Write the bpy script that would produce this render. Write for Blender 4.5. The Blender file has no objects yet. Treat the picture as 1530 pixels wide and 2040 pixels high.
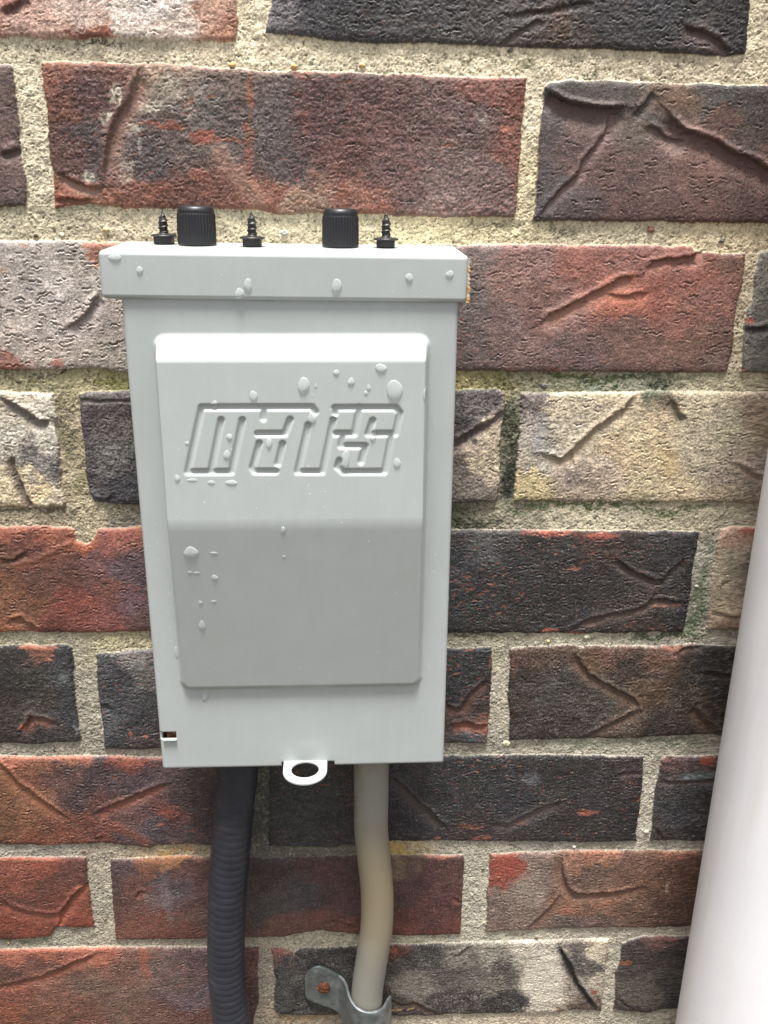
import bpy, math
import numpy as np
from mathutils import Matrix, Vector
S = bpy.context.scene
COL = S.collection
MM = 0.001

# ---------------------------------------------------------------- camera, sky, sun, exposure
cam_d = bpy.data.cameras.new("camera")
cam = bpy.data.objects.new("camera", cam_d)
COL.objects.link(cam)
CR = Vector((0.99887, -0.04483, 0.01613)); CW = Vector((0.0476, 0.9429, -0.3297))
CW.normalize(); CU = CR.cross(CW).normalized(); CR = CW.cross(CU).normalized()
M = Matrix.Identity(4)
for i in range(3):
    M[i][0] = CR[i]; M[i][1] = CU[i]; M[i][2] = -CW[i]
M[0][3], M[1][3], M[2][3] = 0.130838, -0.400215, -0.109441
cam.matrix_world = M
cam_d.sensor_fit = 'VERTICAL'; cam_d.sensor_height = 24.0
cam_d.lens = 24.0 * 1801.27 / 2040.0
cam_d.clip_start = 0.01; cam_d.clip_end = 200
S.camera = cam

SUN_EL, SUN_AZ = 78.0, -6.0     # azimuth from the wall normal, negative = from the left
w = bpy.data.worlds.new("World"); S.world = w; w.use_nodes = True
nt = w.node_tree
sky = nt.nodes.new("ShaderNodeTexSky"); sky.sky_type = 'NISHITA'; sky.sun_disc = False
sky.sun_elevation = math.radians(SUN_EL); sky.sun_rotation = math.radians(180 - SUN_AZ)
sky.air_density = 1.0; sky.dust_density = 4.0; sky.ozone_density = 1.0
hs = nt.nodes.new("ShaderNodeHueSaturation"); hs.inputs['Saturation'].default_value = 0.25
nt.links.new(sky.outputs[0], hs.inputs['Color'])
nt.links.new(hs.outputs[0], nt.nodes["Background"].inputs[0])
nt.nodes["Background"].inputs[1].default_value = 0.064
sun_d = bpy.data.lights.new("sun", 'SUN'); sun_d.energy = 2.6; sun_d.angle = math.radians(16)
sun_d.color = (1.0, 0.985, 0.955)
sun = bpy.data.objects.new("sun", sun_d); COL.objects.link(sun)
el, az = math.radians(SUN_EL), math.radians(SUN_AZ)
sdir = Vector((math.sin(az) * math.cos(el), -math.cos(az) * math.cos(el), math.sin(el)))
sun.rotation_euler = sdir.to_track_quat('Z', 'Y').to_euler()
sun.location = (0, -1, 2)
S.view_settings.view_transform = 'Standard'; S.view_settings.look = 'None'
S.view_settings.gamma = 1.0; S.view_settings.exposure = 1.87
AL = 0.74        # albedo per displayed value of the colour notes below

# ---------------------------------------------------------------- measured wall (mm on the wall plane)
BR=[
{'p':[(-86.4,-3.4),(92.8,-0.7),(89.9,-38.3),(89.9,-45.2),(89.2,-52.8),(75.6,-52.6),(56.1,-52.9),(40.6,-52.2),(25.0,-53.4),(9.6,-52.9),(-2.0,-53.1),(-96.8,-53.4)],'c':[(-0.9,-43.9,205,140,120),(9.9,-49.7,214,160,142),(27.9,-43.2,214,176,162),(46.9,-46.2,226,204,190),(62.2,-48.5,222,190,174),(80.0,-43.7,212,150,128),(87.5,-50.6,206,128,100),(36.6,-52.6,190,100,80),(57.0,-39.1,226,206,196),(3.3,-40.4,190,110,95)],'g':[([(-0.9,-44.2),(5.0,-42.4),(11.1,-39.3)],3,1.0,(110,60,55),1.2)],'b':[(73.0,-40.4,1.6,1.0,(175,90,65),0.9,0.2),(27.0,-51.9,9.7,0.7,(140,60,48),0.6,0.4)],'t':(1.3,0.45),'s':(0.25,(190,120,100)),'k':(0.1,(170,84,58)),'rim':None,'r':1.0,'h':0},
{'p':[(105.4,-0.3),(289.6,-0.9),(294.0,-33.3),(294.8,-42.2),(294.9,-52.8),(285.3,-53.3),(266.6,-53.0),(235.7,-52.2),(195.1,-52.1),(164.8,-51.5),(134.9,-52.3),(115.1,-50.5),(100.9,-49.2),(102.2,-43.2),(103.7,-37.9)],'c':[(115.2,-41.1,72,68,74),(107.4,-39.6,120,112,116),(134.9,-45.9,66,60,64),(164.6,-43.5,84,78,80),(194.7,-46.3,92,82,82),(214.9,-45.9,92,74,66),(234.4,-38.3,74,68,70),(264.9,-39.4,70,66,70),(276.3,-48.1,96,80,80),(290.1,-44.1,66,58,62)],'g':[([(193.1,-52.8),(198.9,-48.9),(204.7,-44.7),(212.6,-42.4)],2.2,1.0,(120,100,90),1.2),([(266.4,-42.9),(275.8,-44.8),(282.4,-47.9),(287.2,-52.4)],3,1.6,(118,88,84),2.0),([(194.5,-41.9),(214.3,-38.8),(230.1,-35.8)],1.5,0.8,None,0)],'b':[(217.7,-43.1,6.0,7.1,(130,78,50),0.4,0.7)],'t':(2.6,0.6),'s':(0.7,(150,142,140)),'k':(0.05,(120,80,60)),'rim':None,'r':1.6,'h':0},
{'p':[(-169.5,-61.6),(-3.2,-63.2),(1.6,-63.1),(1.6,-72.1),(1.6,-85.0),(1.0,-94.4),(1.7,-105.8),(0.6,-115.6),(-9.7,-116.1),(-178.7,-116.4)],'c':[(-1.7,-66.8,124,92,86),(-1.9,-85.1,120,88,82),(-6.2,-104.0,130,95,88),(-2.3,-113.7,120,92,88),(-64.9,-86.3,125,85,78)],'g':[([(-7.1,-95.5),(-2.7,-95.0),(1.1,-92.9)],2.5,1.8,(120,90,85),1.5)],'b':[],'t':(1,0.4),'s':(0.1,(160,140,130)),'k':(0,(185,80,55)),'rim':None,'r':1.0,'h':0},
{'p':[(12.5,-61.6),(55.5,-61.4),(98.9,-62.7),(155.1,-63.1),(205.6,-63.3),(205.7,-77.3),(205.3,-83.4),(205.3,-100.4),(204.5,-117.0),(177.6,-117.4),(149.9,-116.8),(135.2,-116.9),(122.5,-116.6),(105.7,-117.9),(93.3,-115.7),(76.6,-115.6),(41.5,-115.9),(27.3,-114.2),(12.3,-116.4),(13.0,-101.8),(12.6,-88.5),(12.8,-77.4)],'c':[(15.1,-64.6,165,88,68),(16.9,-75.5,126,66,52),(35.0,-71.4,110,62,58),(25.9,-84.5,92,70,72),(30.6,-99.6,102,74,74),(17.0,-94.1,116,70,62),(41.7,-62.3,134,76,62),(59.2,-65.5,168,134,112),(64.7,-72.7,150,128,114),(74.4,-78.0,112,98,92),(88.8,-68.5,118,92,84),(53.0,-97.2,98,82,82),(63.9,-85.7,110,86,80),(84.1,-85.3,112,92,86),(102.5,-81.2,104,84,84),(106.2,-98.2,100,78,78),(118.7,-82.8,112,66,62),(135.0,-73.1,110,68,62),(135.1,-92.0,122,68,60),(151.4,-80.2,126,76,70),(151.7,-99.4,128,84,80),(165.7,-78.1,120,82,76),(176.7,-95.1,134,100,94),(186.4,-81.5,120,84,80),(193.7,-100.6,136,100,96),(201.4,-71.7,150,72,60),(203.7,-90.7,150,78,66),(177.3,-110.8,150,112,106),(21.0,-115.2,180,88,60),(27.4,-112.2,176,96,70),(47.9,-112.9,150,78,60),(77.0,-108.5,140,74,60),(97.5,-112.1,160,84,64),(114.2,-113.8,170,120,96),(135.1,-113.5,168,96,80),(191.9,-68.2,148,82,70)],'g':[([(51.8,-63.8),(48.7,-68.4),(47.2,-73.0),(42.3,-79.6),(38.1,-86.5),(35.8,-95.6),(34.2,-107.6)],5,1.8,(164,112,96),3),([(16.5,-103.1),(21.8,-106.6),(27.4,-108.5),(32.9,-108.0)],3.5,1.6,(176,126,110),1.8),([(79.9,-88.8),(84.1,-95.2),(89.2,-102.0),(94.6,-106.6),(100.5,-116.0)],3.5,-0.5,(178,124,104),2.6),([(12.7,-113.0),(21.2,-113.3),(28.4,-112.8)],1.5,1.0,(150,80,60),1)],'b':[(93.5,-70.2,1.8,6.2,(170,86,60),0.9,0.15),(92.4,-90.8,1.8,11.4,(166,80,58),0.8,0.3),(54.0,-83.4,4.4,0.9,(172,78,56),0.9,0.3),(62.0,-84.2,6.0,1.5,(172,78,56),0.9,0.3),(73.9,-87.7,5.3,2.6,(180,78,56),0.95,0.3),(84.9,-89.6,6.9,1.1,(172,78,56),0.8,0.3),(73.2,-101.7,4.5,3.1,(168,76,56),0.7,0.5),(58.5,-107.8,9.4,1.8,(160,74,54),0.7,0.5),(41.8,-73.1,2.4,5.1,(206,200,172),0.9,0.75),(37.3,-80.2,2.8,3.3,(206,200,172),0.9,0.7),(54.5,-76.6,6.4,3.0,(196,184,156),0.8,0.8),(63.8,-70.9,5.2,6.2,(190,172,146),0.6,0.75),(47.4,-85.6,5.2,2.6,(178,168,146),0.7,0.7),(26.6,-103.9,3.2,2.1,(206,200,172),0.9,0.6),(42.6,-101.3,4.5,6.6,(188,172,152),0.6,0.85),(48.8,-91.6,1.0,3.8,(190,180,160),0.6,0.6),(114.9,-64.3,2.8,2.5,(170,84,62),0.7,0.3),(116.2,-82.8,2.0,5.6,(150,70,56),0.5,0.5),(199.4,-83.5,3.1,1.5,(214,118,92),0.9,0.1),(188.4,-79.5,3.7,4.2,(170,150,138),0.5,0.7),(28.0,-62.6,17.6,0.9,(170,92,66),0.6,0.3),(130.9,-107.6,2.9,2.8,(176,84,62),0.8,0.2),(118.4,-110.7,6.3,2.0,(180,150,120),0.6,0.6),(147.8,-114.3,6.3,1.8,(186,96,78),0.7,0.2)],'t':(1.3,0.4),'s':(0.4,(180,165,150)),'k':(0.25,(165,78,56)),'rim':(175,110,80),'r':1.5,'h':0},
{'p':[(213.9,-65.9),(216.3,-64.4),(224.5,-63.5),(257.6,-63.7),(305.7,-64.0),(416.4,-63.6),(424.1,-119.3),(314.2,-117.8),(263.8,-118.0),(212.5,-118.3),(213.3,-108.2),(212.9,-96.4),(212.5,-82.9),(213.1,-76.2),(214.0,-71.5),(213.3,-68.5)],'c':[(216.5,-66.8,88,78,76),(237.3,-68.2,98,84,78),(266.3,-67.6,130,96,74),(289.5,-68.1,98,88,84),(306.5,-69.6,98,86,84),(215.5,-80.9,100,82,82),(215.6,-110.2,98,84,86),(228.2,-82.6,120,86,80),(249.1,-82.2,118,96,86),(259.2,-78.2,104,86,80),(235.7,-96.0,128,88,82),(261.2,-95.5,132,92,86),(281.8,-89.3,138,92,82),(302.3,-83.1,110,86,80),(291.1,-79.5,124,84,74),(308.4,-94.7,134,92,84),(252.1,-109.6,124,84,78),(284.8,-111.1,122,80,72),(224.5,-114.1,110,86,86),(309.0,-112.8,114,78,72),(270.7,-85.6,142,104,94)],'g':[([(214.5,-68.1),(219.9,-71.0),(227.4,-73.5),(237.9,-74.4),(248.2,-73.6)],7,3.2,(122,86,80),2.5),([(213.2,-117.9),(221.8,-107.1),(229.7,-100.0),(231.3,-94.5),(236.1,-89.2),(240.7,-81.4),(242.5,-74.3)],3.0,1.4,(150,108,102),1.4),([(264.7,-75.0),(270.0,-79.9),(274.9,-82.1),(285.5,-85.0),(294.7,-89.5),(303.8,-92.8),(310.8,-96.3),(317.7,-98.5)],7,3.0,(136,92,88),2.5),([(251.0,-76.4),(255.4,-72.5),(258.0,-67.2)],3,1.2,(108,92,88),1.5),([(256.3,-80.5),(261.8,-82.3),(266.3,-84.7),(275.0,-86.1)],3.5,1.4,(140,104,96),1.5)],'b':[(269.6,-68.5,4.6,2.2,(150,104,76),0.6,0.3)],'t':(1.6,0.5),'s':(0.08,(190,170,155)),'k':(0,(185,80,55)),'rim':None,'r':0.7,'h':0.6},
{'p':[(-92.8,-130.4),(-11.3,-129.4),(30.0,-129.5),(92.8,-130.2),(86.6,-184.7),(84.8,-184.7),(36.2,-184.4),(21.1,-183.2),(3.7,-183.8),(-17.8,-183.3),(-98.6,-182.9)],'c':[(-3.5,-133.6,176,160,152),(19.3,-133.3,178,162,152),(29.9,-131.1,184,110,90),(7.6,-145.7,192,176,168),(28.7,-145.4,184,170,158),(-4.3,-158.4,186,168,158),(16.5,-162.4,188,168,160),(31.8,-158.0,182,162,152),(-10.5,-175.6,184,164,152),(15.3,-175.4,190,168,156),(32.6,-175.2,182,164,150),(-17.6,-181.1,176,108,94),(49.2,-153.6,175,155,145),(-76.9,-155.0,170,120,105)],'g':[([(12.0,-165.7),(17.6,-162.8),(22.2,-159.2),(25.4,-153.8),(28.1,-151.7)],4,1.8,(178,158,154),2.2)],'b':[(26.8,-130.7,4.6,1.2,(204,116,96),0.95,0.2),(-1.0,-129.9,2.5,0.8,(190,120,100),0.6,0.3),(7.8,-181.6,2.6,2.0,(206,116,104),0.9,0.2),(-15.6,-182.8,5.6,0.9,(190,90,76),0.9,0.2),(-10.7,-141.8,2.9,1.6,(190,150,120),0.6,0.4)],'t':(3.0,0.75),'s':(0.1,(214,200,186)),'k':(0,(185,80,55)),'rim':None,'r':0.8,'h':0.3},
{'p':[(97.0,-130.2),(178.0,-128.6),(232.1,-127.9),(282.2,-128.0),(285.5,-130.0),(291.7,-130.0),(296.3,-130.7),(306.7,-130.6),(307.3,-142.0),(305.9,-150.7),(306.7,-168.3),(305.9,-182.3),(248.4,-182.8),(181.4,-182.8),(93.2,-184.7)],'c':[(186.9,-133.0,146,118,112),(183.4,-152.1,132,112,108),(186.6,-173.9,126,100,96),(200.4,-141.2,160,112,104),(213.6,-173.6,138,100,94),(210.9,-134.8,162,110,104),(233.1,-138.7,178,98,86),(223.5,-155.9,150,100,92),(254.7,-134.2,166,98,90),(256.0,-146.9,192,94,74),(267.7,-151.1,186,94,78),(288.4,-138.0,168,92,80),(301.4,-150.7,170,102,92),(280.0,-159.7,158,92,80),(258.4,-168.8,138,94,84),(293.1,-172.9,142,96,84),(236.5,-177.9,132,96,92),(301.1,-133.6,150,100,86),(302.9,-177.3,140,104,92),(201.5,-160.5,142,106,102)],'g':[([(217.6,-161.4),(225.7,-156.3),(234.2,-151.5),(244.8,-146.0),(253.3,-141.9),(258.1,-140.9)],4.5,1.9,(196,120,98),2.4),([(263.5,-137.9),(265.8,-134.9),(272.2,-133.2),(282.8,-133.0),(284.8,-131.3),(287.1,-128.6)],3.5,1.7,(176,104,90),1.6),([(246.2,-148.8),(254.0,-149.1),(258.9,-148.6),(265.0,-147.3)],4.5,0.9,(212,108,80),3.2)],'b':[(264.3,-151.2,2.2,3.0,(216,118,92),0.8,0.2)],'t':(2.2,0.38),'s':(0.3,(206,160,146)),'k':(0.03,(205,110,80)),'rim':None,'r':0.8,'h':0},
{'p':[(313.2,-129.3),(312.5,-137.7),(312.7,-150.6),(311.1,-155.0),(311.0,-163.8),(312.4,-182.3),(532.1,-182.4),(525.2,-126.4)],'c':[(315.2,-137.7,150,142,132),(316.1,-150.6,134,126,116),(318.4,-172.7,128,120,112),(404.0,-149.6,120,80,70)],'g':[([(310.8,-162.0),(316.8,-162.6),(323.4,-161.0)],2.2,1.8,(90,80,78),1)],'b':[(312.7,-160.0,2.1,1.1,(205,90,66),0.95,0.1),(313.8,-180.7,1.4,0.9,(190,80,60),0.9,0.1)],'t':(0.8,0.4),'s':(0.4,(176,168,156)),'k':(0,(185,80,55)),'rim':None,'r':1.0,'h':0},
{'p':[(-168.3,-194.3),(-19.0,-193.3),(-6.1,-193.9),(4.1,-194.3),(4.2,-204.5),(3.3,-209.0),(3.9,-220.7),(2.4,-234.9),(3.7,-244.6),(3.0,-247.0),(-12.0,-247.5),(-25.6,-247.0),(-176.5,-245.9)],'c':[(-15.2,-197.8,196,178,152),(-2.1,-197.7,206,192,170),(-19.1,-211.5,200,188,172),(-10.8,-216.0,176,160,144),(-9.6,-225.4,140,130,126),(-1.9,-216.0,202,190,172),(-19.6,-234.9,222,196,150),(-8.9,-239.7,226,192,142),(0.4,-237.3,196,178,152),(1.3,-227.7,150,138,130),(-20.8,-244.6,206,182,142),(-2.6,-244.6,190,170,140),(-11.7,-204.5,204,186,160),(-88.4,-221.0,190,170,140)],'g':[([(-19.4,-196.2),(-13.3,-199.6),(-8.2,-202.7),(-4.2,-206.8),(1.3,-206.3)],4,2.2,(132,118,108),2),([(-17.7,-222.1),(-16.2,-229.0),(-14.3,-237.3),(-11.7,-244.6),(-9.8,-247.5)],3.5,2.0,(120,98,86),2.0)],'b':[(-10.0,-219.5,5.8,3.7,(108,98,100),0.8,0.75),(-8.3,-213.7,4.4,2.3,(120,110,108),0.6,0.7),(-0.1,-228.9,2.7,4.8,(112,104,106),0.8,0.6),(-3.9,-234.9,5.0,1.2,(110,100,96),0.5,0.6)],'t':(1.0,0.5),'s':(0.35,(226,214,192)),'k':(0,(185,80,55)),'rim':None,'r':1.5,'h':0},
{'p':[(14.6,-194.0),(20.2,-193.0),(113.1,-192.4),(176.1,-191.3),(202.4,-191.1),(205.3,-193.1),(205.2,-199.8),(204.5,-210.4),(203.9,-219.9),(205.0,-234.5),(204.1,-244.6),(182.8,-245.4),(112.3,-245.2),(29.2,-245.8),(17.8,-244.5),(15.4,-240.9),(14.6,-230.1),(15.0,-215.9),(14.3,-204.4)],'c':[(17.8,-195.3,112,102,98),(23.6,-204.3,86,74,76),(28.9,-220.6,82,76,80),(21.0,-234.8,86,78,80),(31.9,-239.7,80,76,86),(17.9,-243.3,104,98,108),(67.4,-215.7,90,80,80),(112.7,-215.5,90,80,80),(180.8,-196.5,92,82,86),(194.5,-196.4,94,84,88),(183.6,-208.1,90,78,82),(203.7,-196.4,150,130,120),(190.8,-215.2,204,178,150),(199.9,-210.4,206,180,146),(196.0,-224.8,198,176,142),(184.3,-224.8,134,112,104),(187.1,-234.5,112,100,98),(182.7,-241.9,104,96,94),(201.5,-239.4,140,122,108),(203.3,-229.6,190,164,136),(196.8,-240.6,124,112,102)],'g':[([(14.3,-197.6),(24.2,-197.1),(41.8,-196.7)],0.8,0.9,(140,130,122),0.8),([(174.9,-221.2),(182.8,-215.7),(190.6,-210.5),(198.4,-205.2),(205.7,-199.8)],3,1.8,(112,90,86),1.6),([(14.3,-238.5),(16.9,-242.1),(23.5,-244.5),(26.1,-240.9)],3,0.9,(86,82,92),1)],'b':[(29.5,-213.5,13.4,11.6,(156,144,136),0.45,0.85),(25.1,-225.3,9.0,9.5,(160,150,146),0.45,0.85),(187.8,-198.8,13.7,6.0,(170,160,154),0.5,0.85),(187.2,-237.0,11.8,7.4,(184,160,132),0.5,0.8)],'t':(0.7,0.35),'s':(0.8,(170,158,150)),'k':(0,(185,80,55)),'rim':None,'r':1.4,'h':0},
{'p':[(212.5,-192.2),(217.2,-192.6),(272.4,-191.5),(326.0,-191.6),(401.8,-191.6),(408.9,-246.2),(334.5,-245.0),(254.3,-244.3),(212.4,-243.8),(212.5,-234.4),(212.5,-219.9),(212.7,-208.0)],'c':[(216.1,-194.0,130,112,110),(218.1,-205.6,170,156,142),(223.8,-219.8,176,164,152),(231.2,-196.2,206,184,150),(250.1,-200.7,198,178,146),(239.6,-212.6,196,178,150),(262.8,-210.1,212,184,142),(258.7,-193.7,206,180,144),(280.4,-200.6,208,176,138),(220.1,-234.4,212,184,128),(215.8,-240.6,206,178,122),(234.1,-231.9,182,158,138),(253.1,-231.9,194,166,142),(256.7,-219.7,206,174,134),(275.6,-219.6,212,182,136),(284.5,-234.3,210,180,138),(296.8,-200.5,206,186,150),(299.4,-219.6,196,176,146),(309.6,-207.5,186,170,140),(313.1,-231.8,180,156,138),(323.0,-202.7,170,140,116),(330.0,-231.7,168,142,130),(277.2,-193.6,120,110,88),(237.3,-241.8,176,150,126),(309.6,-241.7,186,160,130),(273.2,-240.5,206,184,140)],'g':[([(221.5,-221.0),(228.6,-222.2),(233.0,-224.1),(237.8,-219.8),(243.1,-213.1),(247.4,-209.0),(254.0,-204.2),(260.4,-198.8),(265.5,-192.5)],3.5,1.7,(176,146,112),1.8),([(280.9,-194.7),(284.9,-199.4),(289.1,-204.8)],3,1.4,(120,104,82),2),([(237.9,-221.0),(239.0,-228.3)],1.6,0.9,None,0),([(317.0,-225.6),(325.0,-230.5),(330.2,-233.0)],2.2,0.8,(160,126,110),1.5)],'b':[(271.4,-193.6,4.6,1.9,(104,112,80),0.8,0.5),(278.8,-197.1,2.8,4.7,(122,98,84),0.6,0.5),(237.7,-231.9,3.3,2.5,(120,104,110),0.5,0.5),(221.9,-210.3,3.3,9.5,(168,164,164),0.5,0.4),(221.1,-215.1,2.8,2.9,(160,160,162),0.5,0.4),(283.5,-225.7,6.2,7.3,(216,176,112),0.5,0.5)],'t':(1.9,0.45),'s':(0.35,(236,218,186)),'k':(0,(185,80,55)),'rim':None,'r':1.1,'h':0},
{'p':[(-106.1,-258.0),(-26.8,-257.3),(-13.1,-256.8),(4.1,-257.4),(6.9,-259.3),(7.3,-263.9),(11.8,-265.9),(15.3,-262.9),(18.0,-257.9),(39.8,-256.9),(84.0,-258.1),(80.8,-312.3),(38.5,-310.9),(4.7,-311.8),(-33.4,-311.0),(-110.9,-310.0)],'c':[(-22.5,-259.3,170,84,64),(-28.3,-269.3,128,76,54),(-14.5,-269.4,126,66,56),(2.6,-260.6,176,86,64),(8.7,-269.4,184,84,60),(23.3,-261.9,182,92,84),(37.4,-258.1,184,104,82),(-26.1,-289.9,146,84,56),(-20.3,-300.4,150,86,58),(-8.9,-282.1,130,74,62),(5.6,-277.0,122,72,64),(3.9,-295.2,152,66,56),(-6.6,-305.8,140,66,54),(17.5,-274.5,140,84,86),(31.4,-277.1,118,88,100),(32.4,-295.4,134,90,100),(18.6,-290.0,138,74,68),(22.0,-306.0,160,80,74),(36.4,-306.1,130,86,84),(-28.5,-309.7,170,92,62),(39.1,-266.9,124,92,96),(64.1,-282.4,120,85,85)],'g':[([(-24.6,-277.5),(-18.5,-274.4),(-10.2,-272.4),(-0.3,-266.9),(5.7,-263.8)],2.5,-0.5,(172,92,70),2.0),([(-28.8,-273.6),(-21.9,-273.4),(-16.8,-269.4)],2.2,0.9,(120,66,50),1.5),([(-27.4,-305.1),(-22.9,-303.0),(-18.6,-306.8),(-14.9,-311.7)],3,1.8,(176,98,66),2.2)],'b':[(30.4,-259.9,10.6,2.0,(200,96,84),0.7,0.2),(11.2,-267.4,4.6,1.3,(206,92,60),0.8,0.1)],'t':(2.2,0.5),'s':(0.15,(190,140,120)),'k':(0.03,(190,90,60)),'rim':(192,98,70),'r':0.9,'h':0},
{'p':[(92.2,-258.9),(183.4,-258.7),(255.8,-259.0),(303.0,-259.6),(303.3,-267.3),(302.6,-280.5),(303.2,-296.7),(302.6,-313.8),(286.4,-313.1),(261.1,-313.8),(183.1,-313.0),(89.4,-312.4)],'c':[(185.9,-262.0,92,84,86),(184.0,-274.9,78,78,84),(198.1,-264.6,96,92,94),(208.8,-282.9,66,62,64),(232.4,-269.8,68,60,60),(234.4,-296.3,62,56,56),(192.3,-296.1,66,68,72),(256.3,-264.7,84,62,56),(270.5,-283.1,64,56,54),(284.5,-296.6,80,62,56),(295.4,-283.1,62,56,56),(293.1,-264.7,66,62,64),(303.2,-304.9,62,60,60),(210.2,-307.1,68,60,58),(273.1,-307.5,78,62,56),(243.7,-259.5,110,70,58)],'g':[([(264.1,-273.8),(268.7,-277.8),(275.2,-281.0),(280.5,-283.6),(287.8,-285.8)],3,1.8,(104,84,78),2),([(287.8,-285.8),(291.4,-280.5),(296.8,-274.7)],3,1.4,(92,78,74),1.6),([(243.2,-312.3),(251.6,-306.8),(262.6,-303.6),(272.5,-301.4),(281.0,-298.7),(284.3,-294.9),(291.9,-295.5),(302.4,-298.3)],2.6,1.5,(120,86,74),1.8),([(285.1,-291.2),(284.2,-293.9)],2,1,(90,76,70),1)],'b':[(292.4,-299.1,7.6,0.8,(208,96,66),0.9,0.2),(230.4,-260.8,10.7,2.1,(202,84,62),0.9,0.55),(254.9,-262.1,9.8,2.3,(206,84,62),0.9,0.5),(243.0,-279.5,4.4,1.1,(190,88,70),0.8,0.3),(234.4,-311.4,3.5,1.1,(205,92,66),0.9,0.2),(245.9,-313.4,7.6,0.8,(200,84,60),0.8,0.3),(221.9,-260.0,7.2,1.0,(190,84,64),0.6,0.5),(275.2,-280.4,4.0,1.1,(128,92,78),0.7,0.3)],'t':(3.4,0.42),'s':(0.45,(160,158,158)),'k':(0.35,(200,88,64)),'rim':None,'r':1.2,'h':0},
{'p':[(313.7,-258.3),(316.8,-257.5),(336.4,-257.0),(505.1,-257.1),(511.1,-314.6),(332.4,-312.6),(313.9,-311.9),(313.6,-302.2),(312.8,-291.3),(313.6,-280.5),(313.2,-267.3)],'c':[(317.1,-259.6,196,150,126),(324.5,-259.6,190,140,116),(323.6,-270.0,184,164,138),(318.0,-283.2,180,158,132),(325.0,-296.8,188,162,132),(318.7,-306.4,190,158,128),(329.2,-291.3,158,140,118),(329.3,-275.3,136,122,104),(326.8,-309.2,180,138,114),(409.3,-283.5,170,130,110)],'g':[([(315.0,-301.7),(320.9,-303.9),(331.4,-305.6)],1.5,0.9,None,0),([(318.7,-288.6),(320.2,-284.6)],1.8,0.9,None,0)],'b':[(326.8,-258.8,5.4,1.5,(196,90,70),0.9,0.4),(312.3,-271.3,1.0,15.8,(186,120,96),0.5,0.4)],'t':(0.9,0.5),'s':(0.1,(220,200,170)),'k':(0,(185,80,55)),'rim':None,'r':0.8,'h':0},
{'p':[(-175.0,-316.7),(-34.3,-318.6),(-15.1,-318.7),(-3.1,-318.3),(-0.1,-319.9),(-0.4,-330.4),(-0.8,-344.4),(-1.4,-355.9),(-0.7,-370.4),(-2.0,-373.4),(-26.1,-374.2),(-41.0,-373.4),(-184.8,-370.9)],'c':[(-29.9,-321.9,66,58,56),(-15.2,-319.3,150,82,64),(-3.5,-322.1,66,64,70),(-21.8,-335.8,72,66,62),(-31.5,-335.7,56,50,50),(-6.1,-335.9,72,78,90),(-34.2,-358.4,74,62,56),(-19.1,-355.6,84,72,66),(-4.3,-355.8,66,66,74),(-25.6,-370.1,70,60,58),(-5.7,-370.4,78,70,68),(-109.7,-343.3,70,60,58)],'g':[([(-30.8,-367.7),(-25.9,-361.3),(-23.8,-357.6),(-18.3,-359.1),(-11.9,-362.1)],3,1.7,(150,82,62),2.2)],'b':[(-16.4,-319.5,10.1,1.1,(196,100,76),0.9,0.3),(-27.4,-363.6,3.0,2.0,(216,100,72),0.95,0.15),(-17.1,-360.3,5.4,1.2,(140,84,66),0.8,0.2),(-5.5,-337.3,2.9,2.8,(120,136,158),0.6,0.6),(-2.2,-364.5,1.2,4.1,(160,160,160),0.5,0.7)],'t':(1.0,0.35),'s':(0.6,(140,130,120)),'k':(0,(185,80,55)),'rim':None,'r':1.3,'h':0},
{'p':[(10.9,-323.8),(13.4,-322.8),(25.6,-321.8),(37.8,-321.0),(111.3,-321.6),(185.9,-321.6),(206.1,-321.5),(206.7,-332.2),(206.8,-352.4),(207.1,-364.2),(206.5,-377.1),(184.3,-376.5),(110.5,-377.9),(33.9,-377.7),(10.6,-378.0),(10.8,-367.6),(10.5,-350.2),(10.5,-333.3)],'c':[(12.9,-327.7,90,88,92),(27.8,-325.1,140,128,124),(34.7,-330.7,120,112,108),(19.3,-339.0,74,72,78),(30.8,-350.5,82,80,84),(13.5,-364.7,86,90,102),(24.7,-364.9,68,66,70),(31.6,-373.8,86,66,66),(16.4,-375.1,80,78,82),(186.3,-329.2,66,68,70),(198.9,-329.3,60,62,64),(202.6,-352.4,76,56,54),(187.0,-346.4,62,62,66),(190.1,-361.0,90,66,62),(203.4,-367.2,150,80,64),(193.3,-373.0,84,88,98),(110.8,-351.3,66,64,66)],'g':[([(183.4,-353.9),(188.6,-355.7),(193.0,-355.8),(194.8,-349.9),(198.4,-345.3),(205.7,-338.5)],3,1.5,(124,78,66),2),([(187.3,-366.4),(194.2,-364.1),(206.5,-366.6)],3.5,1.6,(178,88,66),2.6),([(9.9,-351.7),(14.6,-351.7),(16.1,-354.9)],3,1.2,(80,72,74),1.4)],'b':[(25.0,-368.7,1.0,1.2,(205,80,54),0.95,0.1),(31.9,-369.7,1.3,0.9,(205,80,54),0.95,0.1),(194.4,-369.4,3.6,1.8,(196,196,200),0.5,0.8),(205.5,-329.4,1.0,4.5,(180,80,60),0.8,0.3),(30.0,-327.9,6.3,5.0,(170,160,158),0.5,0.8)],'t':(2.0,0.4),'s':(0.6,(150,150,156)),'k':(0.06,(200,84,58)),'rim':None,'r':1.3,'h':0},
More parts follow.
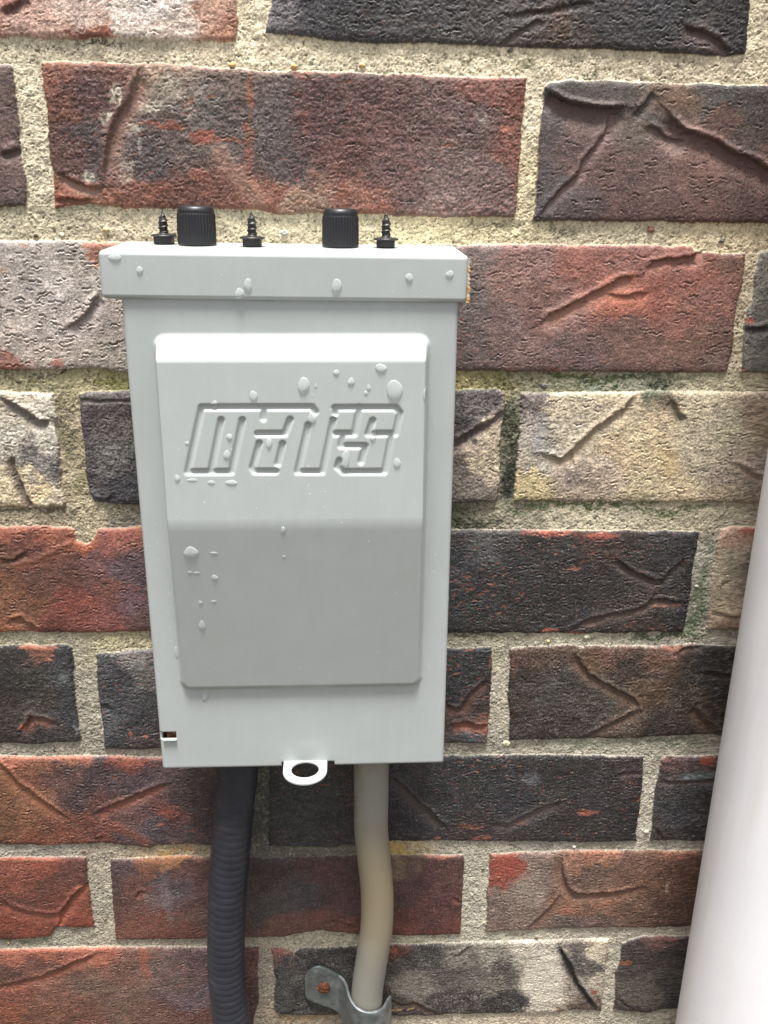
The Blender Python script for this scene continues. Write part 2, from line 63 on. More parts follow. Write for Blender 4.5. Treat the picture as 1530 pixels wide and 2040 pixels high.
{'p':[(215.4,-322.1),(226.2,-321.1),(241.4,-320.6),(261.8,-321.3),(287.4,-321.5),(307.8,-320.6),(331.2,-321.9),(407.1,-323.0),(412.4,-375.9),(330.9,-374.2),(325.4,-372.9),(293.5,-374.4),(240.6,-375.2),(217.7,-375.5),(217.6,-361.4),(215.7,-346.7),(216.1,-332.3)],'c':[(218.8,-323.8,110,74,60),(231.5,-323.9,104,72,56),(224.9,-338.1,74,62,56),(238.4,-346.9,84,76,70),(250.6,-338.3,78,68,60),(257.2,-327.0,112,80,58),(262.1,-324.2,124,78,64),(278.4,-332.8,82,62,50),(302.0,-335.9,76,62,54),(290.1,-344.5,110,80,58),(264.9,-353.0,82,72,64),(252.6,-361.8,80,64,60),(226.9,-367.4,70,58,56),(278.6,-359.1,104,76,60),(285.8,-353.3,116,84,62),(315.1,-336.0,62,54,52),(317.4,-353.6,92,70,56),(313.3,-362.5,86,62,54),(292.9,-324.4,140,88,70),(326.5,-324.7,66,58,58),(329.8,-347.8,70,60,58),(300.8,-368.4,76,60,56),(218.5,-358.4,84,58,50),(369.6,-348.3,80,60,52)],'g':[([(248.0,-324.1),(251.1,-329.7),(256.0,-336.1),(262.3,-340.2),(272.1,-346.7),(280.9,-350.9),(284.1,-356.2)],4,1.6,(128,90,68),2.4),([(256.4,-374.5),(266.3,-367.9),(275.0,-362.7),(284.2,-357.4)],3.5,1.5,(122,86,66),2.2),([(288.1,-350.4),(294.7,-339.3),(301.4,-326.7)],5,-0.5,(118,84,62),3.2),([(312.5,-355.9),(319.2,-362.6),(328.0,-372.4)],4,1.5,(124,88,68),2.6),([(315.0,-335.5),(325.7,-337.3),(333.4,-336.8)],2.5,1.2,(86,68,60),1.4),([(300.6,-324.5),(305.5,-322.2),(313.1,-321.2)],2,1,(120,90,80),1)],'b':[(296.5,-322.7,5.1,1.1,(208,116,90),0.8,0.2),(217.9,-332.3,1.8,8.0,(140,86,60),0.6,0.4),(257.6,-330.4,4.1,5.7,(130,92,64),0.6,0.4)],'t':(0.7,0.3),'s':(1.3,(160,150,140)),'k':(0,(185,80,55)),'rim':None,'r':1.5,'h':0},
{'p':[(-111.2,-380.1),(-41.9,-381.1),(-16.9,-382.1),(8.3,-381.9),(38.6,-383.5),(86.6,-386.0),(85.0,-411.3),(82.8,-439.5),(66.9,-438.5),(33.8,-437.2),(29.7,-439.1),(3.6,-435.9),(-17.4,-436.5),(-48.5,-435.8),(-117.6,-432.8)],'c':[(-37.1,-383.3,190,96,70),(-41.3,-396.8,150,88,52),(-28.0,-390.9,160,86,62),(-44.2,-421.6,132,78,50),(-31.4,-421.8,146,82,54),(-22.1,-431.5,150,72,50),(-35.1,-409.2,150,86,58),(-10.3,-391.2,112,74,70),(7.2,-394.5,90,66,70),(-4.1,-406.6,88,62,66),(23.2,-385.7,150,70,62),(32.7,-394.9,96,72,80),(19.5,-400.9,92,70,76),(-13.0,-419.0,138,72,54),(-0.4,-422.4,142,70,54),(8.4,-410.0,110,62,56),(6.8,-428.9,132,66,58),(20.9,-416.5,120,74,70),(30.8,-423.0,98,76,84),(24.9,-432.5,92,72,78),(39.0,-416.8,128,64,58),(43.2,-392.1,104,78,80),(52.4,-410.8,92,68,70),(56.7,-429.9,92,74,78),(73.3,-411.1,80,62,66),(-4.5,-383.8,190,104,82)],'g':[([(-46.8,-380.2),(-40.2,-387.7),(-34.9,-396.3),(-26.9,-404.7),(-19.9,-411.0),(-12.9,-417.4)],5,1.9,(170,94,60),2.8),([(2.8,-415.5),(9.5,-412.5),(17.6,-408.9),(26.9,-404.7),(34.9,-400.5),(40.7,-398.8)],4,1.9,(176,86,68),2.2),([(6.2,-421.3),(15.1,-424.3),(22.5,-429.2),(32.5,-436.5)],3.5,-0.4,(168,84,66),2.2),([(1.8,-432.7),(5.4,-430.5)],2,1.2,(160,70,50),1)],'b':[(23.6,-387.5,6.1,2.4,(190,80,62),0.8,0.3),(39.1,-416.2,2.6,2.2,(176,72,56),0.8,0.4),(41.6,-418.4,3.1,2.5,(168,70,56),0.6,0.4),(36.0,-424.0,1.6,1.0,(190,80,56),0.9,0.2),(-27.0,-382.5,25.1,1.2,(204,110,80),0.8,0.2)],'t':(2.0,0.5),'s':(0.3,(190,160,140)),'k':(0.03,(190,86,60)),'rim':(196,104,76),'r':1.0,'h':0},
{'p':[(94.3,-386.7),(136.3,-384.3),(184.6,-384.4),(241.3,-384.6),(290.4,-386.6),(291.5,-399.1),(291.7,-415.0),(292.2,-440.2),(267.8,-440.7),(245.7,-439.9),(218.1,-439.0),(185.3,-437.7),(158.1,-437.8),(123.0,-441.0),(92.2,-439.7)],'c':[(110.2,-399.3,70,72,74),(109.8,-424.5,72,72,74),(131.1,-412.2,70,70,72),(162.5,-393.9,74,72,76),(176.3,-413.0,66,64,68),(202.2,-394.6,62,60,62),(216.6,-413.7,60,58,64),(242.2,-395.2,64,58,58),(244.1,-420.6,66,56,56),(270.2,-408.2,66,58,60),(266.9,-430.8,64,54,54),(285.5,-399.0,70,58,58),(286.3,-431.2,60,52,54),(204.1,-432.8,72,58,58),(168.7,-428.9,64,60,66)],'g':[([(156.0,-395.4),(164.1,-402.7),(172.3,-412.9),(180.6,-421.0),(187.7,-429.3)],4.5,2.0,(98,80,76),2.6),([(213.3,-427.2),(221.4,-426.7),(230.6,-421.6),(239.8,-416.7),(247.7,-413.6)],4,1.7,(118,94,88),2.2),([(277.3,-397.3),(285.1,-395.2),(291.1,-395.3)],2.5,1.2,(124,90,84),1.4)],'b':[(223.4,-427.7,6.0,1.6,(176,90,64),0.8,0.3),(263.2,-420.0,7.1,2.3,(196,86,62),0.8,0.5),(201.2,-428.2,7.1,1.6,(180,88,66),0.7,0.5),(207.0,-435.5,6.6,1.6,(190,84,60),0.7,0.5),(182.4,-435.0,2.7,1.3,(200,84,60),0.9,0.2),(231.3,-399.7,4.8,4.4,(130,140,158),0.5,0.7),(287.9,-395.9,3.8,1.3,(168,98,80),0.7,0.3)],'t':(2.6,0.42),'s':(0.5,(150,150,155)),'k':(0.3,(188,84,62)),'rim':None,'r':1.2,'h':0},
{'p':[(299.9,-388.0),(302.9,-386.2),(331.3,-386.3),(501.4,-389.7),(507.2,-445.7),(329.2,-441.3),(299.7,-439.7),(299.7,-428.2),(298.9,-408.7),(299.6,-399.2)],'c':[(306.1,-389.9,120,80,76),(322.8,-393.3,110,78,78),(304.9,-402.5,88,76,76),(323.4,-398.0,84,88,96),(312.8,-421.9,80,78,82),(328.5,-415.7,74,66,66),(306.1,-434.9,84,70,68),(328.4,-435.3,72,66,68),(409.4,-417.1,80,70,68)],'g':[([(300.0,-402.4),(310.3,-401.9),(323.9,-401.8),(334.7,-400.4)],1.8,1.0,(120,90,84),1.2),([(300.1,-430.8),(304.7,-434.8),(307.3,-440.2)],1.8,0.9,None,0)],'b':[(325.4,-389.0,4.3,3.4,(190,72,54),0.95,0.2),(320.6,-397.7,9.8,2.5,(140,150,160),0.6,0.75),(302.1,-388.3,3.2,1.9,(170,100,84),0.6,0.2)],'t':(1.0,0.35),'s':(1.0,(160,160,164)),'k':(0,(185,80,55)),'rim':None,'r':1.2,'h':0},
{'p':[(-177.4,-439.5),(-49.6,-444.5),(-23.4,-444.4),(-5.0,-444.8),(-5.4,-454.7),(-5.0,-468.1),(-5.2,-481.7),(-4.7,-492.1),(-14.8,-492.5),(-25.6,-491.5),(-29.5,-497.7),(-42.6,-498.7),(-56.2,-499.1),(-183.6,-494.1)],'c':[(-44.7,-447.2,164,78,60),(-29.4,-450.9,158,70,50),(-11.2,-454.6,122,64,56),(-46.6,-463.7,150,70,52),(-25.5,-464.2,132,66,52),(-37.2,-474.1,120,60,48),(-10.2,-471.3,150,68,50),(-26.5,-474.3,130,60,46),(-14.1,-484.9,162,66,46),(-39.1,-491.2,156,64,44),(-49.4,-487.4,152,62,44),(-50.3,-494.3,140,58,42),(-132.0,-471.7,140,66,50)],'g':[([(-52.7,-470.3),(-47.5,-475.8),(-40.4,-478.7),(-31.3,-481.7),(-22.5,-481.9),(-16.3,-473.9),(-12.0,-467.9),(-5.3,-462.0)],4.5,1.9,(180,84,60),2.4),([(-22.5,-482.6),(-23.4,-490.9)],2.5,1.5,(200,90,64),1.6)],'b':[(-22.7,-484.7,3.2,2.4,(216,104,76),0.8,0.2),(-9.6,-465.3,3.2,3.0,(190,92,66),0.7,0.2),(-34.0,-445.5,20.9,1.0,(190,92,70),0.8,0.2)],'t':(1.4,0.4),'s':(0.15,(190,130,110)),'k':(0.02,(190,80,60)),'rim':None,'r':0.8,'h':0},
{'p':[(7.2,-446.7),(29.3,-445.6),(42.6,-445.2),(61.2,-446.3),(98.7,-447.8),(136.5,-447.3),(198.0,-447.6),(198.2,-459.4),(198.2,-476.5),(198.2,-502.6),(165.0,-502.4),(148.0,-501.9),(136.8,-500.2),(120.0,-497.6),(111.6,-498.8),(97.5,-501.2),(53.0,-501.8),(6.3,-500.8),(6.7,-488.9),(6.2,-475.1),(7.0,-458.3)],'c':[(12.9,-451.8,100,72,74),(29.0,-448.9,150,84,62),(42.5,-446.5,180,110,70),(22.5,-465.4,128,70,62),(9.4,-461.7,104,66,62),(35.3,-475.9,118,90,94),(38.9,-462.4,108,84,92),(50.0,-456.0,126,76,70),(51.2,-483.2,122,78,68),(26.3,-489.4,140,72,58),(14.8,-496.1,146,80,60),(42.3,-496.9,134,70,60),(7.2,-488.9,114,66,60),(87.6,-460.2,92,70,72),(95.3,-477.4,96,86,86),(109.2,-470.9,90,78,84),(103.2,-495.0,136,80,72),(122.9,-457.6,108,66,66),(125.6,-492.1,134,74,64),(136.6,-464.7,104,66,66),(136.7,-478.4,110,70,72),(131.1,-495.8,136,72,60),(164.0,-458.6,128,94,80),(164.3,-472.2,116,72,74),(177.9,-462.3,110,64,66),(178.7,-486.5,122,62,58),(191.6,-459.2,118,68,62),(193.2,-497.5,130,60,54),(164.9,-496.7,136,66,56),(192.4,-479.8,112,62,60)],'g':[([(120.0,-491.2),(125.6,-490.0),(133.9,-493.0),(141.0,-496.0)],2,0.9,None,0),([(192.8,-475.7),(197.5,-480.7)],2,0.8,(150,80,66),1.4),([(19.4,-471.4),(22.4,-467.4),(25.0,-468.8)],2,0.7,(140,70,60),1.5)],'b':[(35.8,-447.4,13.3,1.6,(190,112,70),0.8,0.25),(161.2,-455.1,4.4,8.1,(170,140,96),0.6,0.6),(185.7,-448.3,11.0,1.0,(196,110,86),0.8,0.2),(35.5,-472.5,2.7,17.0,(140,118,128),0.4,0.4)],'t':(0.8,0.3),'s':(0.15,(180,170,160)),'k':(0,(185,80,55)),'rim':None,'r':0.7,'h':0},
{'p':[(211.7,-447.2),(232.4,-446.7),(246.2,-447.0),(254.4,-445.8),(299.1,-447.1),(330.1,-447.7),(401.5,-450.3),(405.0,-501.8),(331.4,-500.5),(305.2,-500.5),(279.1,-499.8),(253.2,-499.8),(233.2,-500.7),(212.6,-500.9),(213.1,-487.4),(211.7,-473.4),(212.9,-459.7)],'c':[(216.0,-449.6,170,84,68),(224.9,-460.0,178,72,58),(219.1,-456.5,180,72,58),(241.2,-453.6,150,118,106),(234.2,-473.9,146,118,104),(217.8,-480.5,138,112,100),(221.4,-494.7,140,110,96),(243.7,-488.2,130,104,92),(247.3,-460.5,140,110,98),(257.9,-453.9,176,112,88),(269.7,-461.0,134,96,80),(265.0,-471.2,122,86,72),(254.9,-484.9,152,98,74),(277.4,-482.0,158,94,72),(255.7,-495.6,124,98,88),(278.8,-496.2,132,96,84),(298.7,-468.6,138,88,68),(297.2,-454.8,140,92,74),(295.3,-489.5,132,88,70),(318.3,-465.6,124,76,58),(322.6,-455.4,132,82,66),(321.4,-490.2,112,72,58),(274.0,-447.5,188,112,86),(316.1,-448.5,178,104,82)],'g':[([(251.8,-447.1),(253.4,-460.6),(256.4,-469.3),(262.6,-475.3),(273.9,-474.9),(285.1,-473.8),(299.1,-471.3)],5,1.9,(150,98,76),2.8),([(235.4,-499.3),(242.6,-491.7),(249.0,-483.0),(253.4,-474.4)],4.5,1.0,(144,96,76),2.8)],'b':[(221.7,-453.1,8.3,6.7,(186,70,56),0.98,0.12),(228.0,-456.0,6.7,5.8,(186,70,56),0.95,0.2),(256.4,-486.7,5.1,2.8,(184,100,76),0.8,0.2),(236.8,-470.5,10.1,13.8,(180,160,144),0.4,0.85),(313.4,-472.4,1.1,4.2,(180,150,130),0.7,0.4)],'t':(2.0,0.4),'s':(0.4,(190,165,150)),'k':(0,(185,80,55)),'rim':None,'r':1.1,'h':0},
{'p':[(-124.0,-502.0),(-57.1,-506.4),(-29.8,-506.1),(-2.4,-505.9),(52.7,-507.8),(85.1,-508.0),(84.2,-526.9),(84.0,-545.4),(78.5,-572.0),(-131.5,-564.4)],'c':[(-51.9,-508.3,180,88,68),(-29.9,-507.2,190,92,70),(-8.1,-507.8,186,92,72),(-41.8,-515.8,128,70,58),(-53.6,-522.6,112,64,54),(-25.7,-519.8,120,70,58),(-55.3,-537.1,150,72,54),(-32.4,-530.5,150,88,70),(-45.9,-552.3,136,78,56),(-54.7,-555.8,156,76,50),(-10.2,-531.2,132,92,78),(7.1,-524.5,140,86,70),(8.2,-546.7,132,90,76),(-21.0,-557.0,132,74,58),(24.3,-517.8,128,98,92),(21.8,-514.1,140,86,72),(37.4,-532.7,120,86,84),(48.3,-540.5,112,88,98),(52.2,-518.6,118,84,82),(33.2,-555.0,126,78,68),(50.1,-559.4,120,70,64),(80.2,-519.4,124,74,70),(81.0,-541.6,104,66,66)],'g':[([(-60.2,-531.5),(-48.7,-528.2),(-35.9,-525.0),(-25.7,-519.8),(-12.7,-513.1),(-4.1,-509.7)],4.5,1.4,(172,86,62),2.6)],'b':[(21.1,-515.9,2.8,12.2,(180,86,66),0.8,0.25),(-29.9,-506.8,30.0,1.4,(204,100,76),0.8,0.2),(-53.8,-548.3,8.4,4.5,(176,78,52),0.6,0.4)],'t':(2.4,0.4),'s':(0.35,(196,166,146)),'k':(0.05,(186,84,58)),'rim':None,'r':0.9,'h':0},
{'p':[(92.1,-508.9),(97.4,-508.7),(102.9,-512.1),(104.6,-514.3),(108.6,-510.1),(136.8,-509.5),(159.5,-509.1),(193.6,-509.0),(222.2,-508.3),(256.8,-508.2),(284.3,-508.3),(284.1,-518.1),(284.5,-536.8),(284.6,-562.8),(270.0,-560.8),(255.3,-562.6),(225.4,-562.4),(195.8,-561.4),(181.1,-562.4),(137.0,-560.5),(96.3,-558.7),(92.1,-554.0),(93.4,-534.5)],'c':[(97.3,-512.7,150,88,80),(108.5,-516.6,76,68,68),(131.2,-513.7,72,64,64),(96.9,-530.9,84,78,78),(113.9,-542.6,76,70,70),(136.9,-532.2,84,78,76),(96.4,-553.4,88,82,80),(137.0,-554.8,84,74,62),(162.4,-512.8,120,66,56),(165.4,-522.0,84,76,72),(179.6,-515.1,74,68,68),(171.6,-537.0,124,112,100),(189.0,-537.5,96,88,82),(202.5,-515.8,128,118,104),(216.9,-516.2,150,138,122),(223.4,-527.4,96,86,80),(215.2,-538.4,124,112,100),(210.0,-549.6,70,60,60),(224.9,-553.9,62,54,56),(186.7,-556.4,78,64,64),(239.8,-513.2,196,180,160),(247.3,-535.6,208,192,170),(248.7,-554.7,204,186,162),(254.9,-521.0,204,188,164),(265.9,-513.9,124,110,100),(269.8,-525.1,110,98,90),(274.2,-540.2,150,134,120),(277.6,-514.3,208,180,150),(281.6,-540.5,190,168,146),(277.1,-555.6,120,92,78),(240.9,-528.0,190,174,152),(195.4,-552.9,90,78,74),(160.3,-551.7,84,66,60)],'g':[([(255.6,-511.8),(260.7,-521.1),(266.3,-534.3),(275.0,-549.8),(283.6,-561.6)],2.6,2.4,(70,62,60),1.6),([(158.7,-547.9),(166.1,-551.9),(173.4,-551.4),(179.4,-555.4),(186.9,-560.3)],2.5,1.3,(110,76,60),1.5),([(195.5,-518.5),(203.7,-510.7)],2,0.9,(110,100,90),1.2),([(92.0,-557.0),(108.0,-554.5),(125.4,-550.6)],2,1,None,0)],'b':[(96.7,-512.7,5.6,2.5,(176,96,86),0.95,0.1),(248.9,-537.6,13.5,21.1,(214,200,178),0.75,0.25),(234.6,-522.2,8.7,9.6,(196,182,160),0.5,0.6),(230.8,-553.3,10.1,8.5,(66,58,58),0.9,0.25),(263.7,-522.0,7.6,8.1,(86,78,78),0.6,0.6),(160.7,-512.0,2.3,2.2,(190,84,56),0.9,0.1),(278.2,-546.1,1.5,1.5,(190,84,60),0.9,0.1),(261.1,-561.3,4.2,1.2,(196,84,60),0.8,0.2),(163.3,-555.6,4.7,1.1,(206,150,80),0.8,0.3),(171.5,-555.9,2.6,1.2,(206,150,80),0.8,0.3),(277.8,-516.1,4.1,7.4,(216,196,166),0.7,0.3),(119.7,-527.9,22.8,14.7,(140,134,130),0.4,0.85),(174.5,-537.1,17.4,15.0,(160,150,136),0.4,0.85)],'t':(0.7,0.35),'s':(1.3,(180,172,160)),'k':(0,(185,80,55)),'rim':None,'r':1.4,'h':0},
{'p':[(291.9,-511.8),(297.4,-509.0),(303.6,-507.0),(329.4,-507.7),(487.9,-512.9),(494.6,-568.8),(339.5,-562.4),(321.3,-561.8),(312.5,-564.6),(300.2,-562.6),(291.6,-560.8),(292.0,-552.3),(290.6,-533.2),(292.2,-525.8)],'c':[(297.7,-511.2,90,72,70),(312.0,-508.7,130,84,78),(325.0,-519.3,76,66,66),(302.2,-526.1,88,74,70),(300.9,-541.1,110,94,86),(308.2,-552.8,116,100,90),(321.4,-537.9,90,80,76),(329.3,-553.5,80,72,70),(296.6,-556.3,90,70,66),(433.3,-541.4,80,70,66)],'g':[([(293.8,-552.3),(303.0,-560.4)],1.5,0.7,None,0)],'b':[(295.1,-525.1,4.1,2.2,(190,90,62),0.9,0.15),(317.8,-508.5,10.6,1.1,(150,80,76),0.7,0.3)],'t':(1.0,0.35),'s':(0.6,(160,150,140)),'k':(0,(185,80,55)),'rim':None,'r':1.1,'h':0},
]
MC=[(95.6,-41.6,222,206,158),(297.8,-40.4,220,206,160),(36.3,-57.0,196,184,144),(134.9,-56.6,212,200,154),(195.4,-58.0,220,208,160),(257.1,-59.5,206,192,150),(7.0,-75.7,206,196,152),(6.9,-103.8,202,192,150),(208.9,-75.4,220,206,160),(208.6,-102.4,208,192,136),(-0.3,-123.5,192,182,138),(40.9,-122.9,196,182,138),(114.0,-123.8,204,192,142),(177.8,-122.9,222,206,142),(242.6,-123.0,204,192,146),(297.6,-124.3,222,204,146),(311.3,-142.0,206,188,142),(307.3,-168.3,196,182,138),(-5.5,-188.7,184,174,122),(20.6,-188.5,180,170,112),(31.5,-188.5,178,168,96),(191.8,-188.4,178,166,92),(226.0,-188.2,150,150,108),(260.4,-187.9,150,152,120),(306.7,-187.6,188,178,134),(7.7,-209.0,168,152,112),(8.7,-232.5,178,162,116),(208.7,-203.3,136,132,100),(208.1,-232.0,110,110,84),(-12.7,-253.1,172,156,118),(14.8,-253.1,180,166,122),(33.2,-253.1,150,140,108),(187.9,-251.9,128,124,98),(207.0,-251.9,164,156,124),(243.0,-251.9,192,184,142),(291.4,-250.6,180,170,130),(328.2,-251.9,184,172,136),(308.1,-275.2,170,168,142),(308.0,-302.2,152,150,130),(-10.0,-315.2,168,160,124),(26.1,-315.5,186,176,124),(198.3,-317.5,170,164,130),(248.8,-318.4,184,178,144),(312.6,-317.5,174,168,140),(6.1,-350.2,160,154,128),(211.7,-352.5,176,168,138),(-16.5,-377.6,158,152,128),(21.1,-380.2,160,150,126),(201.4,-379.8,158,154,130),(241.0,-379.7,174,168,138),(307.6,-380.7,170,166,138),(297.7,-415.1,188,182,154),(-23.0,-440.5,160,154,132),(5.9,-440.2,168,156,126),(29.6,-441.3,180,156,110),(88.8,-417.7,100,100,90),(123.0,-444.3,120,118,98),(163.6,-441.9,190,164,108),(190.9,-442.4,170,164,138),(259.8,-443.2,160,154,132),(0.6,-471.6,162,154,126),(204.9,-476.7,176,170,142),(-40.3,-502.3,160,156,128),(11.6,-503.1,170,160,128),(122.7,-504.4,176,168,134),(222.0,-504.0,178,172,142),(293.9,-503.1,182,174,146),(87.8,-530.6,160,150,122),(286.8,-533.1,174,168,140),(107.9,-562.2,170,150,116),(225.7,-566.3,194,178,142)]
ML=[(26.9,-53.7,11.6,0.9,(90,84,66),0.7,0.6),(38.5,-54.2,9.7,0.9,(90,84,66),0.7,0.6),(232.7,-63.3,12.4,0.7,(70,76,50),0.8,0.6),(255.4,-63.2,14.5,0.7,(70,76,50),0.8,0.6),(275.3,-59.1,1.7,1.1,(90,90,66),0.6,0.4),(195.3,-55.7,24.3,1.8,(150,140,104),0.5,0.8),(225.1,-121.2,13.0,2.0,(110,108,80),0.5,0.7),(199.1,-119.7,21.5,1.2,(110,104,78),0.5,0.6),(206.7,-208.0,3.2,12.9,(58,64,42),0.85,0.6),(209.5,-232.0,3.8,12.2,(54,60,46),0.85,0.5),(211.0,-203.3,2.3,9.3,(80,86,58),0.6,0.6),(248.6,-184.6,43.5,1.8,(84,100,56),0.8,0.6),(276.8,-190.1,6.9,3.2,(66,80,54),0.8,0.5),(225.7,-184.3,27.3,1.6,(100,110,50),0.7,0.6),(198.7,-190.0,9.1,2.7,(104,100,52),0.6,0.7),(244.4,-188.7,9.2,3.2,(150,166,146),0.5,0.7),(294.9,-186.1,13.9,3.2,(150,146,112),0.5,0.7),(33.6,-189.6,13.1,2.7,(150,150,70),0.6,0.6),(-5.6,-189.9,19.5,2.7,(120,116,78),0.5,0.75),(-3.1,-186.1,26.0,0.9,(76,70,50),0.6,0.6),(8.6,-211.3,4.4,20.8,(118,110,80),0.5,0.75),(13.0,-234.9,2.7,12.0,(140,136,80),0.5,0.6),(-12.3,-249.5,27.3,1.5,(96,90,70),0.6,0.6),(30.8,-254.4,6.0,2.0,(106,104,100),0.6,0.5),(190.4,-255.7,16.7,3.0,(70,76,56),0.7,0.6),(183.0,-249.4,9.5,4.0,(84,88,62),0.6,0.6),(266.7,-247.3,48.3,1.8,(104,118,72),0.7,0.6),(235.4,-246.8,33.6,1.5,(104,118,72),0.7,0.6),(306.9,-294.0,3.5,16.3,(104,122,82),0.7,0.6),(309.5,-267.3,2.5,7.8,(116,130,96),0.6,0.6),(294.3,-314.6,23.0,2.2,(86,104,66),0.8,0.5),(193.2,-315.3,17.5,1.9,(94,102,66),0.6,0.6),(308.7,-307.7,4.6,7.2,(90,112,74),0.6,0.6),(254.1,-378.7,31.8,1.8,(130,140,110),0.6,0.6),(301.9,-377.5,26.8,1.8,(112,122,90),0.6,0.6),(163.7,-443.5,8.7,4.0,(214,168,84),0.9,0.3),(198.9,-382.2,15.8,2.4,(130,130,104),0.5,0.7),(41.4,-442.6,10.6,2.3,(196,140,76),0.8,0.4),(142.0,-449.7,16.3,2.7,(170,150,90),0.4,0.6),(-40.2,-500.9,16.3,1.8,(110,110,80),0.6,0.6),(323.4,-506.8,11.7,2.2,(170,164,132),0.5,0.5),(113.7,-561.6,20.4,3.8,(190,140,86),0.6,0.6),(30.2,-127.0,2.1,1.0,(210,180,110),0.8,0.1),(346.5,-569.7,18.4,4.0,(150,140,100),0.5,0.5)]
PB=[(106.9,-124.7,1.6,(176,178,178)),(263.8,-121.2,1.8,(150,96,78)),(87.5,-60.9,1.3,(226,176,96)),(111.9,-61.1,1.3,(226,176,96)),(139.3,-60.2,1.2,(226,176,96)),(32.5,-124.6,1.2,(224,186,116)),(14.1,-126.9,1.0,(236,226,190)),(222.9,-189.3,1.3,(120,118,124)),(295.5,-125.3,1.5,(130,124,110)),(253.7,-315.7,1.8,(214,206,168)),(217.1,-377.6,2.0,(206,192,144)),(234.6,-318.3,1.0,(226,190,120)),(292.2,-422.8,1.0,(206,160,100)),(297.7,-434.7,1.6,(214,204,180)),(209.0,-457.9,0.9,(80,72,66)),(242.2,-506.0,1.2,(120,112,100)),(1.4,-487.0,1.0,(150,120,84)),(-6.1,-441.6,1.2,(120,84,66)),(8.4,-441.9,0.8,(110,90,70)),(3.3,-127.4,1.1,(90,76,64)),(-11.0,-189.2,1.0,(96,80,60)),(30.2,-261.9,0.9,(170,150,110)),(198.8,-53.4,1.2,(96,90,86)),(186.8,-132.0,0.9,(90,80,70)),(242.8,-45.2,0.8,(90,80,70)),(286.8,-463.1,0.8,(90,80,60)),(306.1,-288.6,1,(190,184,160)),(-52.5,-502.0,0.9,(206,166,80)),(290.8,-447.9,0.9,(220,216,196)),(258.4,-443.9,1.1,(226,224,210))]
GL=[[(119.6,-187.4),(77.0,-187.7),(70.4,-213.5),(87.6,-213.4)],[(84.3,-192.6),(79.5,-213.0)],[(92.5,-192.6),(87.6,-213.0)],[(111.0,-192.3),(108.9,-197.9),(98.3,-198.0)],[(98.8,-201.8),(95.9,-211.7),(96.7,-213.2),(105.0,-213.2)],[(107.9,-202.0),(105.9,-210.0)],[(119.6,-187.4),(120.8,-189.2)],[(118.0,-194.5),(113.6,-213.3),(123.4,-213.3),(127.8,-192.4)],[(128.4,-187.6),(152.2,-187.4),(153.8,-189.4),(152.2,-197.7),(142.3,-197.8)],[(143.2,-192.5),(141.5,-197.8)],[(138.0,-187.3),(136.1,-197.8),(128.6,-197.8)],[(101.0,-187.5),(100.7,-191.9)],[(128.6,-187.6),(128.6,-189.6)],[(131.6,-197.8),(130.8,-202.7),(140.3,-202.7),(138.8,-209.1)],[(150.6,-198.8),(148.1,-213.2),(131.8,-213.3),(129.4,-211.2),(130.2,-208.7)]]
